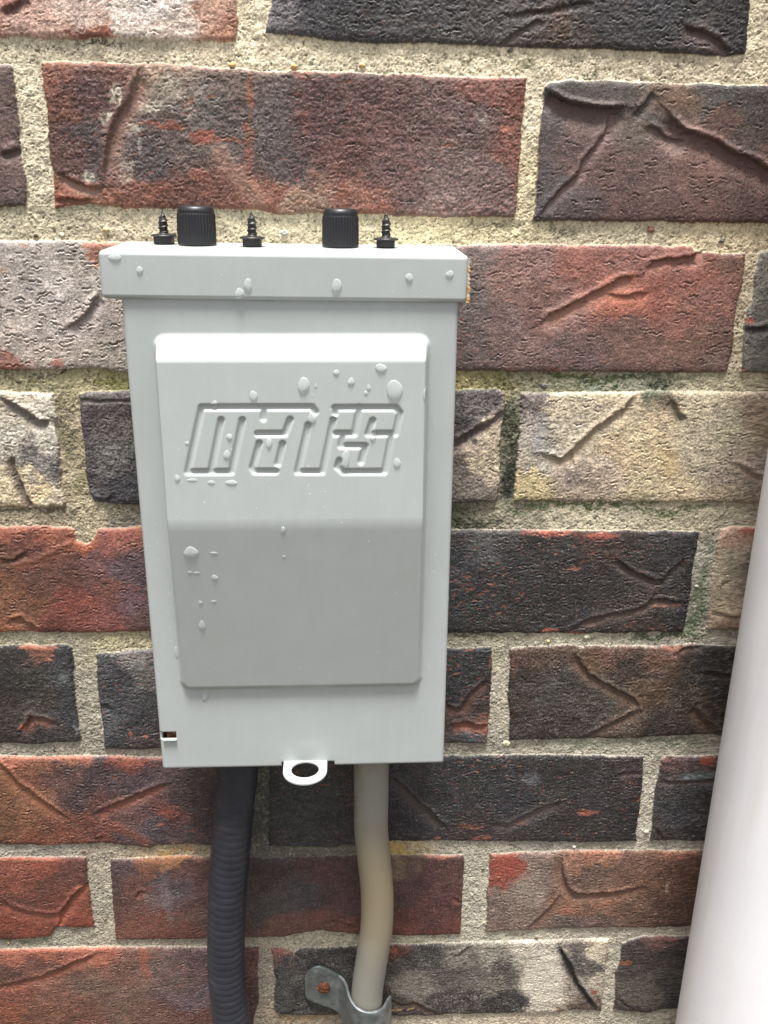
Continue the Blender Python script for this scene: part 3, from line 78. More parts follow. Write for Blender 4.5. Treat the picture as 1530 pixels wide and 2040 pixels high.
DROPS=[(116.5, -178.7, 2.32, 3.32, 0, 'large flat topped raindrop above the gap between the letters a and r'),
(121.1, -179.0, 0.48, 0.98, 0, 'tiny raindrop just right of the largest flat topped drop above the lettering'),
(134.8, -177.2, 1.36, 1.56, 0, 'small round raindrop above the letter r, well below the bright sloping edge'),
(146.2, -171.9, 2.32, 1.74, 0, 'faint wide raindrop touching the bright sloping edge, above the letter s'),
(151.6, -180.4, 3.51, 3.94, 0, 'biggest round ring shaped raindrop above the end of the letter s'),
(141.6, -179.5, 0.78, 1.18, 0, 'upper of two tiny touching raindrops left of the big ring shaped drop'),
(140.5, -181.6, 0.78, 0.89, 0, 'lower of two tiny touching raindrops left of the big ring shaped drop'),
(163.8, -182.2, 1.18, 2.57, 0, 'long narrow raindrop on the right edge of the raised panel'),
(129.0, -173.7, 1.16, 1.16, 0, 'faint small raindrop just under the bright sloping edge above the letter r'),
(143.4, -196.9, 1.58, 3.85, 0, 'long raindrop hanging in the middle of the letter s'),
(132.6, -208.3, 1.79, 4.13, 0, 'long tapering raindrop across the lower left hook of the letter s'),
(153.1, -209.5, 1.4, 2.28, 0, 'oval raindrop right of the foot of the letter s'),
(119.6, -191.4, 1.76, 2.4, 0, 'raindrop at the upper right corner of the letter a'),
(165.7, -221.1, 0.61, 1.7, 0, 'slim raindrop on the right panel edge below the lettering'),
(81.9, -186.9, 1.54, 1.97, 0, 'raindrop lying across the top left edge of the letter m'),
(97.1, -183.1, 1.54, 2.36, 0, 'raindrop resting above the top bar between the letters m and a'),
(87.3, -199.2, 1.36, 1.21, 0, 'faint raindrop in the upper middle of the letter m'),
(86.0, -206.4, 1.37, 2.05, 0, 'raindrop in the lower middle of the letter m'),
(70.8, -201.8, 0.78, 0.81, 0, 'small round raindrop left of the left leg of the letter m'),
(66.2, -215.9, 1.18, 1.35, 0, 'round raindrop below and left of the foot of the letter m'),
(72.0, -216.7, 2.17, 0.62, 0, 'flat streak of water leftmost under the foot of the letter m'),
(79.5, -217.7, 1.58, 0.83, 0, 'flat streak of water in the middle under the foot of the letter m'),
(87.4, -217.7, 2.38, 1.04, 0, 'flat shiny streak of water rightmost under the foot of the letter m'),
(102.6, -201.7, 1.37, 2.03, 0, 'raindrop inside the counter of the letter a'),
(69.7, -247.8, 3.25, 2.43, 0, 'widest egg shaped raindrop on the left of the darker lower panel'),
(78.9, -248.3, 1.63, 0.66, 0, 'flat glinting drop just right of the widest egg shaped raindrop'),
(68.6, -257.3, 1.23, 0.67, 0, 'left one of two thin flat droplets below the egg shaped raindrop'),
(71.3, -257.5, 1.44, 0.59, 0, 'right one of two thin flat droplets below the egg shaped raindrop'),
(78.6, -259.7, 1.45, 1.24, 0, 'bright rounded droplet right of the two thin flat droplets'),
(71.9, -271.8, 0.84, 0.93, 0, 'small faint droplet above the oval drop at lower left'),
(77.6, -271.3, 1.26, 0.51, 0, 'thin sliver of water right of the small faint lower left droplet'),
(71.8, -283.3, 1.49, 2.37, 0, 'oval raindrop low on the left of the darker panel'),
(70.2, -320.8, 1.78, 3.06, 0, 'raindrop hanging from the bottom left edge of the raised panel'),
(107.4, -237.7, 1.01, 1.52, 0, 'small drop near the top middle of the darker lower panel'),
(107.5, -250.0, 0.62, 0.67, 0, 'tiny droplet in the middle of the darker panel'),
(58.8, -299.4, 0.86, 2.93, 0, 'slim drop on the lower left side edge of the raised panel'),
(95.4, -142.2, 1.71, 2.42, 1, 'upper raindrop of the pair on the hood front left of centre'),
(92.1, -145.3, 1.71, 2.06, 1, 'lower raindrop of the pair on the hood front left of centre'),
(129.2, -142.2, 1.92, 2.99, 1, 'largest raindrop on the hood front right of centre'),
(46.2, -132.8, 2.42, 1.27, 1, 'wide raindrop at the upper left corner of the hood front'),
(55.0, -137.2, 1.31, 1.47, 1, 'small raindrop on the hood front near its left end'),
(156.9, -138.7, 1.54, 1.68, 1, 'faint raindrop on the hood front beneath the rightmost screw'),
(172.4, -137.2, 1.74, 1.31, 1, 'faint raindrop on the hood front near the rusty right end')]

# ---------------------------------------------------------------- helpers
rng = np.random.default_rng(7)

def lin(c):
    c = np.asarray(c, float) / 255.0
    return np.where(c <= 0.04045, c / 12.92, ((c + 0.055) / 1.055) ** 2.4)

_lat = {}
def noise(x, z, seed):
    """smooth value noise -1..1 on arrays"""
    if seed not in _lat:
        _lat[seed] = np.random.default_rng(1000 + seed).random((256, 256), dtype=np.float32) * 2 - 1
    L = _lat[seed]
    xf = np.floor(x); zf = np.floor(z)
    fx = (x - xf).astype(np.float32); fz = (z - zf).astype(np.float32)
    xi = xf.astype(np.int64) & 255; zi = zf.astype(np.int64) & 255
    xj = (xi + 1) & 255; zj = (zi + 1) & 255
    fx = fx * fx * (3 - 2 * fx); fz = fz * fz * (3 - 2 * fz)
    return (L[zi, xi] * (1 - fx) + L[zi, xj] * fx) * (1 - fz) + (L[zj, xi] * (1 - fx) + L[zj, xj] * fx) * fz

def fbm(x, z, seed, n=3):
    r = 0; a = 1.0; t = 0
    for i in range(n):
        r = r + a * noise(x * (2.03 ** i) + 17.3 * i, z * (2.03 ** i) + 5.1 * i, seed + i); t += a; a *= 0.55
    return r / t

def sstep(a, b, v):
    t = np.clip((v - a) / (b - a), 0, 1); return t * t * (3 - 2 * t)

def seg_dist(X, Z, pts, closed=False):
    """distance, signed side (+ = left of travel) to a polyline, and fraction along it"""
    best = np.full(X.shape, 1e9); side = np.zeros(X.shape); frac = np.zeros(X.shape)
    P = list(pts) + ([pts[0]] if closed else [])
    n = len(P) - 1
    for i in range(n):
        ax, az_ = P[i][:2]; bx, bz = P[i + 1][:2]
        dx, dz = bx - ax, bz - az_; l2 = dx * dx + dz * dz + 1e-9
        t = np.clip(((X - ax) * dx + (Z - az_) * dz) / l2, 0, 1)
        ex = X - (ax + t * dx); ez = Z - (az_ + t * dz)
        d = np.sqrt(ex * ex + ez * ez); m = d < best
        best = np.where(m, d, best)
        side = np.where(m, np.sign(dx * (Z - az_) - dz * (X - ax)), side)
        frac = np.where(m, (i + t) / n, frac)
    return best, side, frac

def inside(X, Z, P):
    c = np.zeros(X.shape, bool); n = len(P)
    for i in range(n):
        x0, z0 = P[i][:2]; x1, z1 = P[(i + 1) % n][:2]
        if z0 == z1: continue
        m = ((Z < z0) != (Z < z1)) & (X < (x1 - x0) * (Z - z0) / (z1 - z0) + x0)
        c ^= m
    return c

def np_mesh(name, V, F, smooth=True):
    """V (n,3) in metres, F (m,4) or (m,3) numpy"""
    me = bpy.data.meshes.new(name)
    V = np.asarray(V, np.float32); F = np.asarray(F, np.int32)
    me.vertices.add(len(V)); me.vertices.foreach_set("co", V.ravel())
    k = F.shape[1]
    me.loops.add(F.size); me.loops.foreach_set("vertex_index", F.ravel())
    me.polygons.add(len(F)); me.polygons.foreach_set("loop_start", np.arange(0, F.size, k, dtype=np.int32))
    me.polygons.foreach_set("use_smooth", np.full(len(F), smooth))
    me.update(calc_edges=True); me.validate()
    return me

def link(name, me, mat, parent=None):
    o = bpy.data.objects.new(name, me); COL.objects.link(o)
    if mat: me.materials.append(mat)
    if parent is not None: o.parent = parent
    return o

def tag(o, label=None, cat=None, group=None, kind=None):
    if label: o["label"] = label
    if cat: o["category"] = cat
    if group: o["group"] = group
    if kind: o["kind"] = kind
    return o

def empty(name, loc_mm):
    o = bpy.data.objects.new(name, None); COL.objects.link(o)
    o.empty_display_size = 0.01
    o.location = [c * MM for c in loc_mm]; o["_o"] = list(loc_mm)
    return o

def build(name, V, F, mat, parent=None, smooth=True, origin=None):
    """V in world mm; faces may be a ragged list"""
    og = np.array(list(parent["_o"]) if parent is not None and "_o" in parent.keys() else (origin or (0, 0, 0)), float)
    V = (np.asarray(V, float) - og) * MM
    F = list(F)
    if len(set(len(f) for f in F)) == 1:
        me = np_mesh(name, V, np.array(F), smooth)
    else:
        me = bpy.data.meshes.new(name); me.from_pydata([tuple(v) for v in V], [], [tuple(f) for f in F])
        me.polygons.foreach_set("use_smooth", [smooth] * len(F)); me.update()
    o = link(name, me, mat, parent)
    if parent is None: o.location = og * MM
    return o

def sub(name, V, F, mat, parent, base, smooth=True):
    """a sub-part: its parent is a mesh part whose vertices are relative to base"""
    og = np.array(base, float)
    V = (np.asarray(V, float) - og) * MM
    me = bpy.data.meshes.new(name); me.from_pydata([tuple(v) for v in V], [], [tuple(f) for f in F])
    me.polygons.foreach_set("use_smooth", [smooth] * len(F)); me.update()
    return link(name, me, mat, parent)

def mods(o, bev=None, seg=3, sub_=0, angle=0.6):
    if bev:
        m = o.modifiers.new("b", 'BEVEL'); m.width = bev * MM; m.segments = seg; m.limit_method = 'ANGLE'; m.angle_limit = angle
        m.harden_normals = False
    if sub_:
        m = o.modifiers.new("s", 'SUBSURF'); m.levels = sub_; m.render_levels = sub_
    return o

def box(x0, x1, y0, y1, z0, z1):
    V = [(x, y, z) for z in (z0, z1) for y in (y0, y1) for x in (x0, x1)]
    F = [(0, 2, 3, 1), (4, 5, 7, 6), (0, 1, 5, 4), (2, 6, 7, 3), (0, 4, 6, 2), (1, 3, 7, 5)]
    return V, F

def grid_faces(nr, nc, wrap=False):
    r = np.arange(nr - 1)[:, None]
    if wrap:
        c = np.arange(nc)[None]; c2 = (c + 1) % nc
    else:
        c = np.arange(nc - 1)[None]; c2 = c + 1
    a = r * nc + c; b_ = r * nc + c2
    return np.stack([a, b_, b_ + nc, a + nc], -1).reshape(-1, 4)

def tube(pts, rad, n=40):
    """swept ring mesh with capped ends; pts (k,3) mm, rad (k,)"""
    P = np.array(pts, float); k = len(P)
    T = np.gradient(P, axis=0); T /= np.linalg.norm(T, axis=1)[:, None]
    ref = np.array([0, 1.0, 0]); V = []
    for i in range(k):
        a = np.cross(T[i], ref); a /= np.linalg.norm(a); b_ = np.cross(T[i], a)
        th = np.linspace(0, 2 * math.pi, n, endpoint=False)
        V.append(P[i] + rad[i] * (np.cos(th)[:, None] * a + np.sin(th)[:, None] * b_))
    V = np.concatenate(V)
    F = [tuple(f) for f in grid_faces(k, n, True)]
    F.append(tuple(range(n))[::-1]); F.append(tuple(range((k - 1) * n, k * n)))
    return V, F

def spline(ctrl, n):
    """Catmull-Rom through control rows"""
    C = np.array(ctrl, float); C = np.vstack([2 * C[0] - C[1], C, 2 * C[-1] - C[-2]])
    out = []
    segs = len(C) - 3
    for i in range(segs):
        p0, p1, p2, p3 = C[i:i + 4]
        for t in np.linspace(0, 1, n, endpoint=False):
            out.append(0.5 * ((2 * p1) + (-p0 + p2) * t + (2 * p0 - 5 * p1 + 4 * p2 - p3) * t * t + (-p0 + 3 * p1 - 3 * p2 + p3) * t ** 3))
    out.append(C[-2]); return np.array(out)

def mat(name, col=(.5, .5, .5), rough=.5, spec=.5, metal=0., **kw):
    m = bpy.data.materials.new(name); m.use_nodes = True
    p = m.node_tree.nodes["Principled BSDF"]
    p.inputs["Base Color"].default_value = (*col, 1); p.inputs["Roughness"].default_value = rough
    p.inputs["Specular IOR Level"].default_value = spec; p.inputs["Metallic"].default_value = metal
    return m, m.node_tree, p

def add_noise(nt_, scale, detail=3, vec=None, rough=.6):
    n = nt_.nodes.new("ShaderNodeTexNoise"); n.inputs["Scale"].default_value = scale
    n.inputs["Detail"].default_value = detail; n.inputs["Roughness"].default_value = rough
    if vec is None:
        tc = nt_.nodes.new("ShaderNodeTexCoord"); vec = tc.outputs["Object"]
    nt_.links.new(vec, n.inputs["Vector"]); return n

def add_bump(nt_, p, src, strength, dist, prev=None):
    b_ = nt_.nodes.new("ShaderNodeBump"); b_.inputs["Strength"].default_value = strength
    b_.inputs["Distance"].default_value = dist
    nt_.links.new(src, b_.inputs["Height"])
    if prev: nt_.links.new(prev, b_.inputs["Normal"])
    nt_.links.new(b_.outputs[0], p.inputs["Normal"]); return b_.outputs[0]

def ramp(nt_, src, stops):
    r = nt_.nodes.new("ShaderNodeValToRGB"); e = r.color_ramp.elements
    while len(e) < len(stops): e.new(0.5)
    for i, (pos, c) in enumerate(stops):
        e[i].position = pos; e[i].color = (*c, 1)
    nt_.links.new(src, r.inputs[0]); return r

def mixc(nt_, a, b_, fac, mode='MIX'):
    m = nt_.nodes.new("ShaderNodeMix"); m.data_type = 'RGBA'; m.blend_type = mode
    for v, s in ((a, 6), (b_, 7), (fac, 0)):
        if hasattr(v, 'links') or hasattr(v, 'is_linked'): nt_.links.new(v, m.inputs[s])
        elif s == 0: m.inputs[0].default_value = v
        else: m.inputs[s].default_value = (*v, 1)
    return m.outputs[2]

# ---------------------------------------------------------------- materials
def vertex_mat(name, rough, spec, bscale, bdist, var):
    m, t, p = mat(name, rough=rough, spec=spec)
    a = t.nodes.new("ShaderNodeVertexColor"); a.layer_name = "Col"
    n = add_noise(t, bscale, 4)
    r = ramp(t, n.outputs[0], [(.3, (1 - var,) * 3), (.7, (1 + var,) * 3)])
    t.links.new(mixc(t, a.outputs[0], r.outputs[0], 1.0, 'MULTIPLY'), p.inputs["Base Color"])
    n2 = add_noise(t, bscale * 1.6, 3)
    o = add_bump(t, p, n2.outputs[0], 1.0, bdist)
    rr = ramp(t, n.outputs[0], [(.35, (rough - .18,) * 3), (.65, (min(rough + .15, 1),) * 3)])
    t.links.new(rr.outputs[0], p.inputs["Roughness"])
    return m
M_BRICK = vertex_mat("fired_brick", .62, .42, 1100, .00028, .22)
M_MORTAR = vertex_mat("sandy_mortar", .88, .25, 1000, .00040, .20)

def paint_mat():
    m, t, p = mat("grey_enamel", tuple(lin((196, 200, 198)) * 0.75), .34, .5)
    n = add_noise(t, 900, 3); n2 = add_noise(t, 60, 3)
    b1 = add_bump(t, p, n.outputs[0], .35, .00006)
    tc = t.nodes.new("ShaderNodeTexCoord"); mp = t.nodes.new("ShaderNodeMapping"); mp.inputs["Scale"].default_value = (1, 1, .06)
    t.links.new(tc.outputs["Object"], mp.inputs[0]); run = add_noise(t, 230, 4, mp.outputs[0])
    runs = ramp(t, run.outputs[0], [(.35, (.98, .98, .975)), (.52, (1, 1, 1)), (.7, (.985, .985, .98))])
    c = ramp(t, n2.outputs[0], [(.3, tuple(lin((189, 194, 192)) * .71)), (.7, tuple(lin((193, 198, 196)) * .71))])
    sp = add_noise(t, 1500, 2)
    dots = ramp(t, sp.outputs[0], [(.30, (.97, .97, .97)), (.60, (1, 1, 1))])
    t.links.new(mixc(t, mixc(t, c.outputs[0], dots.outputs[0], 1.0, 'MULTIPLY'), runs.outputs[0], 1.0, 'MULTIPLY'), p.inputs["Base Color"])
    rr = ramp(t, n2.outputs[0], [(.3, (.28,) * 3), (.75, (.42,) * 3)])
    t.links.new(rr.outputs[0], p.inputs["Roughness"])
    return m
M_PAINT = paint_mat()

def rust_mat():
    m, t, p = mat("rust", (.2, .07, .03), .85, .3)
    n = add_noise(t, 700, 4)
    r = ramp(t, n.outputs[0], [(.3, (.040, .014, .008)), (.55, (.13, .05, .025)), (.75, (.36, .16, .06))])
    t.links.new(r.outputs[0], p.inputs["Base Color"]); add_bump(t, p, n.outputs[0], .8, .0004); return m
M_RUST = rust_mat()

def seam_mat():
    m, t, p = mat("rusted_paint_edge", (.5, .5, .45), .6, .4)
    n = add_noise(t, 260, 4)
    r = ramp(t, n.outputs[0], [(.40, tuple(lin((196, 196, 184)) * .8)), (.50, (.42, .24, .10)), (.62, (.22, .08, .03))])
    t.links.new(r.outputs[0], p.inputs["Base Color"]); add_bump(t, p, n.outputs[0], .6, .0003); return m
M_SEAM = seam_mat()

def plastic_mat(name, col, rough, sc, dist):
    m, t, p = mat(name, col, rough, .5)
    n = add_noise(t, sc, 3); add_bump(t, p, n.outputs[0], .5, dist)
    r = ramp(t, n.outputs[0], [(.3, tuple(c * .8 for c in col)), (.75, tuple(c * 1.25 for c in col))])
    t.links.new(r.outputs[0], p.inputs["Base Color"]); return m
M_BLACK = plastic_mat("black_plastic", (.012, .012, .014), .42, 1600, .00004)
M_STEEL = plastic_mat("blackened_steel", (.035, .032, .032), .38, 1300, .00008)
M_STEEL.node_tree.nodes["Principled BSDF"].inputs["Metallic"].default_value = .35

def conduit_mat():
    m, t, p = mat("slate_conduit_jacket", (.03, .032, .042), .5, .4)
    n = add_noise(t, 90, 4)
    r = ramp(t, n.outputs[0], [(.3, (.015, .016, .023)), (.6, (.023, .025, .034)), (.8, (.042, .042, .048))])
    t.links.new(r.outputs[0], p.inputs["Base Color"])
    n2 = add_noise(t, 1400, 3); add_bump(t, p, n2.outputs[0], .4, .0001); return m
M_COND = conduit_mat()

def cable_mat():
    m, t, p = mat("weathered_grey_pvc", (.4, .4, .36), .55, .35)
    tc = t.nodes.new("ShaderNodeTexCoord")
    mp = t.nodes.new("ShaderNodeMapping"); mp.inputs["Scale"].default_value = (1, 1, .45)
    t.links.new(tc.outputs["Object"], mp.inputs[0])
    n = add_noise(t, 42, 4, mp.outputs[0])
    base = ramp(t, n.outputs[0], [(.32, tuple(lin((168, 166, 156)) * .57)), (.55, tuple(lin((174, 171, 158)) * .57)), (.72, tuple(lin((166, 154, 126)) * .55))])
    # yellow stain band part way down (object origin is at the box bottom)
    sx = t.nodes.new("ShaderNodeSeparateXYZ"); t.links.new(tc.outputs["Object"], sx.inputs[0])
    ad = t.nodes.new("ShaderNodeMath"); ad.operation = 'MULTIPLY_ADD'; ad.inputs[1].default_value = .05
    t.links.new(n.outputs[0], ad.inputs[0]); t.links.new(sx.outputs[2], ad.inputs[2])
    band = ramp(t, ad.outputs[0], [(0, (0,) * 3), (1, (0,) * 3)])
    mr = t.nodes.new("ShaderNodeMapRange"); mr.inputs[1].default_value = -.19; mr.inputs[2].default_value = .01
    t.links.new(ad.outputs[0], mr.inputs[0]); t.links.new(mr.outputs[0], band.inputs[0])
    e = band.color_ramp.elements
    e[0].position = .30; e[1].position = .46
    e[1].color = (.75, .75, .75, 1)
    for pos, v in ((.58, .95), (.70, .8), (.86, 0.0)):
        q = e.new(pos); q.color = (v, v, v, 1)
    t.links.new(mixc(t, base.outputs[0], tuple(lin((170, 154, 124)) * .60), band.outputs[0]), p.inputs["Base Color"])
    n2 = add_noise(t, 900, 3); add_bump(t, p, n2.outputs[0], .4, .0001); return m
M_CABLE = cable_mat()

def galv_mat():
    m, t, p = mat("galvanised_steel", (.3, .32, .33), .42, .5, .75)
    n = add_noise(t, 160, 4)
    r = ramp(t, n.outputs[0], [(.3, (.13, .15, .155)), (.55, (.24, .265, .27)), (.66, (.34, .36, .36)), (.74, (.32, .16, .06))])
    t.links.new(r.outputs[0], p.inputs["Base Color"])
    rr = ramp(t, n.outputs[0], [(.3, (.36,) * 3), (.7, (.6,) * 3)]); t.links.new(rr.outputs[0], p.inputs["Roughness"])
    add_bump(t, p, n.outputs[0], .4, .0003); return m
M_GALV = galv_mat()

def pipe_mat():
    m, t, p = mat("white_painted_pipe", tuple(lin((228, 224, 228)) * .95), .42, .45)
    n = add_noise(t, 14, 4); n2 = add_noise(t, 500, 3)
    r = ramp(t, n.outputs[0], [(.3, tuple(lin((236, 233, 235)) * .96)), (.7, tuple(lin((243, 241, 242)) * .96))])
    d = ramp(t, n2.outputs[0], [(.68, (1, 1, 1)), (.78, (.82, .79, .78))])
    t.links.new(mixc(t, r.outputs[0], d.outputs[0], 1., 'MULTIPLY'), p.inputs["Base Color"])
    add_bump(t, p, n2.outputs[0], .3, .00012)
    tc = t.nodes.new("ShaderNodeTexCoord"); mp = t.nodes.new("ShaderNodeMapping"); mp.inputs["Scale"].default_value = (1, 1, .12)
    t.links.new(tc.outputs["Object"], mp.inputs[0]); g = add_noise(t, 60, 5, mp.outputs[0])
    gr_ = ramp(t, g.outputs[0], [(.34, (.93, .92, .90)), (.52, (1, 1, 1))])
    base = p.inputs["Base Color"].links[0].from_socket
    t.links.new(mixc(t, base, gr_.outputs[0], 1., 'MULTIPLY'), p.inputs["Base Color"]); return m
M_PIPE = pipe_mat()

M_WATER, _t, _p = mat("rain_water", (1, 1, 1), .02, .5)
_p.inputs["Base Color"].default_value = (.52, .55, .54, 1); _p.inputs["IOR"].default_value = 1.33  # pale diffuse body stands in for light focused inside the drop
_tr = _t.nodes.new("ShaderNodeBsdfTransparent"); _mx = _t.nodes.new("ShaderNodeMixShader"); _mx.inputs[0].default_value = .44
_t.links.new(_tr.outputs[0], _mx.inputs[1]); _t.links.new(_p.outputs[0], _mx.inputs[2])
_t.links.new(_mx.outputs[0], _t.nodes["Material Output"].inputs["Surface"])
M_SPRAY = M_WATER.copy(); M_SPRAY.name = "fine_rain_water_glint"
for _n in M_SPRAY.node_tree.nodes:
    if _n.type == 'BSDF_PRINCIPLED': _n.inputs["Base Color"].default_value = (.85, .87, .87, 1)  # near-white base paints the specks' sky glints into the colour
    if _n.type == 'MIX_SHADER': _n.inputs[0].default_value = .6
M_CORE = plastic_mat("brick_core", (.18, .09, .07), .9, 300, .0005)
M_GROUND = plastic_mat("damp_soil", (.07, .06, .045), .95, 30, .004)

# ---------------------------------------------------------------- ground
V, F = box(-4000, 4000, -6000, 0, -1260, -1200)
tag(build("ground", V, F, M_GROUND, smooth=False), kind="structure")

# ---------------------------------------------------------------- brick wall
def axis(a, b_, fine, pads):
    v = list(np.arange(a, b_, fine))
    lo, hi = [], []
    p = a; q = v[-1]
    for step, length in pads:
        n = int(length / step)
        for i in range(n): p -= step; lo.append(p); q += step; hi.append(q)
    return np.array(lo[::-1] + v + hi)
gx = axis(-74, 318, .34, [(1.2, 84), (6, 420)])
gz = axis(-582, -26, .34, [(1.2, 72), (8, 640)])[::-1]      # top to bottom
X, Z = np.meshgrid(gx, gz)
nz_, nx_ = X.shape
XF = X.astype(np.float32); ZF = Z.astype(np.float32)
wx = X + .45 * noise(XF / 7, ZF / 7, 1) + .26 * noise(XF / 1.7, ZF / 1.7, 2) + .22 * noise(XF / .7, ZF / .7, 21)
wz = Z + .45 * noise(XF / 7 + 9, ZF / 7, 3) + .26 * noise(XF / 1.7, ZF / 1.7 + 7, 4) + .22 * noise(XF / .7, ZF / .7 + 5, 22)
cwx = X + 4.5 * noise(XF / 12, ZF / 12, 5) + 2.4 * noise(XF / 3.5, ZF / 2.6, 6) + 1.5 * noise(XF / 1.1, ZF / 1.1, 23)
cwz = Z + 4 * noise(XF / 12 + 3, ZF / 12, 7) + 2.4 * noise(XF / 3.5, ZF / 2.6 + 3, 8) + 1.5 * noise(XF / 1.1, ZF / 1.1 + 3, 24)

def shepard(px, pz, cps, power=3.2):
    Wt = np.zeros(px.shape, np.float32); C = np.zeros(px.shape + (3,), np.float32)
    for c in cps:
        d2 = ((px - c[0]) ** 2 + ((pz - c[1]) * 1.15) ** 2 + 4.0).astype(np.float32)
        k = d2 ** (-power / 2 - .6); Wt += k
        for j in range(3): C[..., j] += k * c[2 + j]
    return C / Wt[..., None]

def blob(Cc, px, pz, wxx, wzz, bl, sx, sz):
    x, z, rx, rz, co, al, gr = bl
    e = np.sqrt(((wxx - x) / max(rx, .5)) ** 2 + ((wzz - z) / max(rz, .5)) ** 2)
    n1 = fbm(sx / 2.2, sz / 1.5, 31, 2); n2 = fbm(sx / .9, sz / .8, 33, 2)
    edge = 1 - sstep(.92 - .38 * gr, 1.05 + .40 * gr, e + .26 * n1 + .12 * n2)
    a = edge * (1 - gr) + edge * gr * sstep(-.05, .35, n2 + .5 * n1 + (edge - .75))
    a = np.clip(a * al * (1 + .3 * gr), 0, 1)[..., None]
    return Cc * (1 - a) + np.array(co, np.float32) * a

# mortar first
small = shepard(cwx[::4, ::4], cwz[::4, ::4], MC, 3.0)
colr = np.repeat(np.repeat(small, 4, 0), 4, 1)[:nz_, :nx_]
g1 = fbm(XF / 1.5, ZF / 1.5, 41, 3); g2 = fbm(XF / 5, ZF / 5, 45, 3); g3 = noise(XF / .62, ZF / .62, 48)
pit = sstep(.46, .66, fbm(XF / 1.0 + 40, ZF / .85, 51, 2))
g4 = rng.random(X.shape).astype(np.float32) * 2 - 1
Hm = -1.5 + .40 * g2 + .20 * g1 + .15 * g3 + .05 * g4 - .45 * pit
colr = colr * .87 + colr.mean(-1, keepdims=True) * .15
sp_ = rng.random(X.shape)
colr *= np.where(sp_ < .05, .70, np.where(sp_ > .95, 1.14, 1.0))[..., None]
colr = colr * np.array((1.01, .975, 1.0), np.float32) * (1 + .06 * g1 + .08 * g2 + .09 * g3 + .04 * g4)[..., None]
colr = colr * (1 - .22 * pit[..., None]) + np.float32(0)
warm = sstep(.25, .7, noise(XF / 1.1 + 3, ZF / 1.1, 55))[..., None]
colr = colr * (1 - .25 * warm) + np.array((228, 206, 160), np.float32) * .25 * warm
for mlb in ML:
    x, z, rx, rz = mlb[:4]; R_ = 1.8
    i0, i1 = np.searchsorted(gx, [x - R_ * rx - 3, x + R_ * rx + 3])
    j0, j1 = nz_ - np.searchsorted(gz[::-1], [z + R_ * rz + 3, z - R_ * rz - 3])
    sl = (slice(j0, j1), slice(i0, i1))
    if j1 > j0 and i1 > i0:
        colr[sl] = blob(colr[sl], X[sl], Z[sl], cwx[sl], cwz[sl], mlb, XF[sl], ZF[sl])
for x, z, r, co in PB:
    i0, i1 = np.searchsorted(gx, [x - 2 * r, x + 2 * r]); j0, j1 = nz_ - np.searchsorted(gz[::-1], [z + 2 * r, z - 2 * r])
    sl = (slice(j0, j1), slice(i0, i1))
    d = np.sqrt((X[sl] - x) ** 2 + ((Z[sl] - z) * 1.3) ** 2) / r
    a = (1 - sstep(.8, 1.1, d + .15 * g1[sl]))
    colr[sl] = colr[sl] * (1 - a[..., None]) + np.array(co, np.float32) * a[..., None]
    Hm[sl] += a * .9 * np.sqrt(np.clip(1 - (d * .8) ** 2, 0, 1))
H = Hm
MASK = np.full(X.shape, -9.0)

# generic bricks beyond the frame
PAL = [(120, 70, 62), (84, 72, 70), (66, 60, 62), (150, 84, 64), (176, 150, 128), (130, 92, 86), (196, 176, 144)]
roff = {-2: 3, -1: -6, 0: -6, 1: 6.5, 2: 5, 3: 7.5, 4: 3.5, 5: 6.5, 6: -11, 7: 1, 8: -15.6, 9: 0, 10: 5, 11: -4}
tr = [(min(q[0] for q in d['p']), max(q[0] for q in d['p']), min(q[1] for q in d['p']), max(q[1] for q in d['p'])) for d in BR]
allb = list(BR)
for row in range(-9, 19):
    zt = -64.1 * row - 1.0; zb = zt - 53.6
    if row == 9: zt -= 3
    ph = (101.6 if row % 2 == 0 else 0) + roff.get(row, float(rng.uniform(-6, 6)))
    for kx in range(-4, 6):
        x0 = ph + kx * 203.2 + 5.2; x1 = x0 + 192.8
        if x1 < gx[0] or x0 > gx[-1]: continue
        for (a, b_, c, d) in tr:
            if min(d, zt) - max(c, zb) > 15:
                if a - 10 < x0 < b_ + 10: x0 = b_ + 10
                if a - 10 < x1 < b_ + 10: x1 = a - 10
                if x0 < a and x1 > b_:
                    if a - x0 > x1 - b_: x1 = a - 10
                    else: x0 = b_ + 10
        if x1 - x0 < 12: continue
        c0 = np.array(PAL[rng.integers(len(PAL))])
        cps = [(float(rng.uniform(x0, x1)), float(rng.uniform(zb, zt)), *[float(v) for v in np.clip(c0 * rng.uniform(.8, 1.2) + rng.uniform(-8, 8, 3), 40, 225)]) for _ in range(9)]
        gr = []
        for _ in range(2):
            xa = float(rng.uniform(x0 + 10, x1 - 20)); za = float(rng.uniform(zb + 5, zt - 5)); s = float(rng.choice([-1, 1]))
            gr.append(([(xa, za), (xa + 12, za + s * 5), (xa + 26, za + s * 14), (xa + 38, za + s * 18)], 4, 1.6, None, 0))
        allb.append(dict(p=[(x0, zt), (x1, zt), (x1, zb), (x0, zb)], c=cps, g=gr, b=[], t=(1.2, .4), s=(.3, (180, 165, 150)), k=(.04, (180, 84, 60)), rim=None, r=1., h=0))

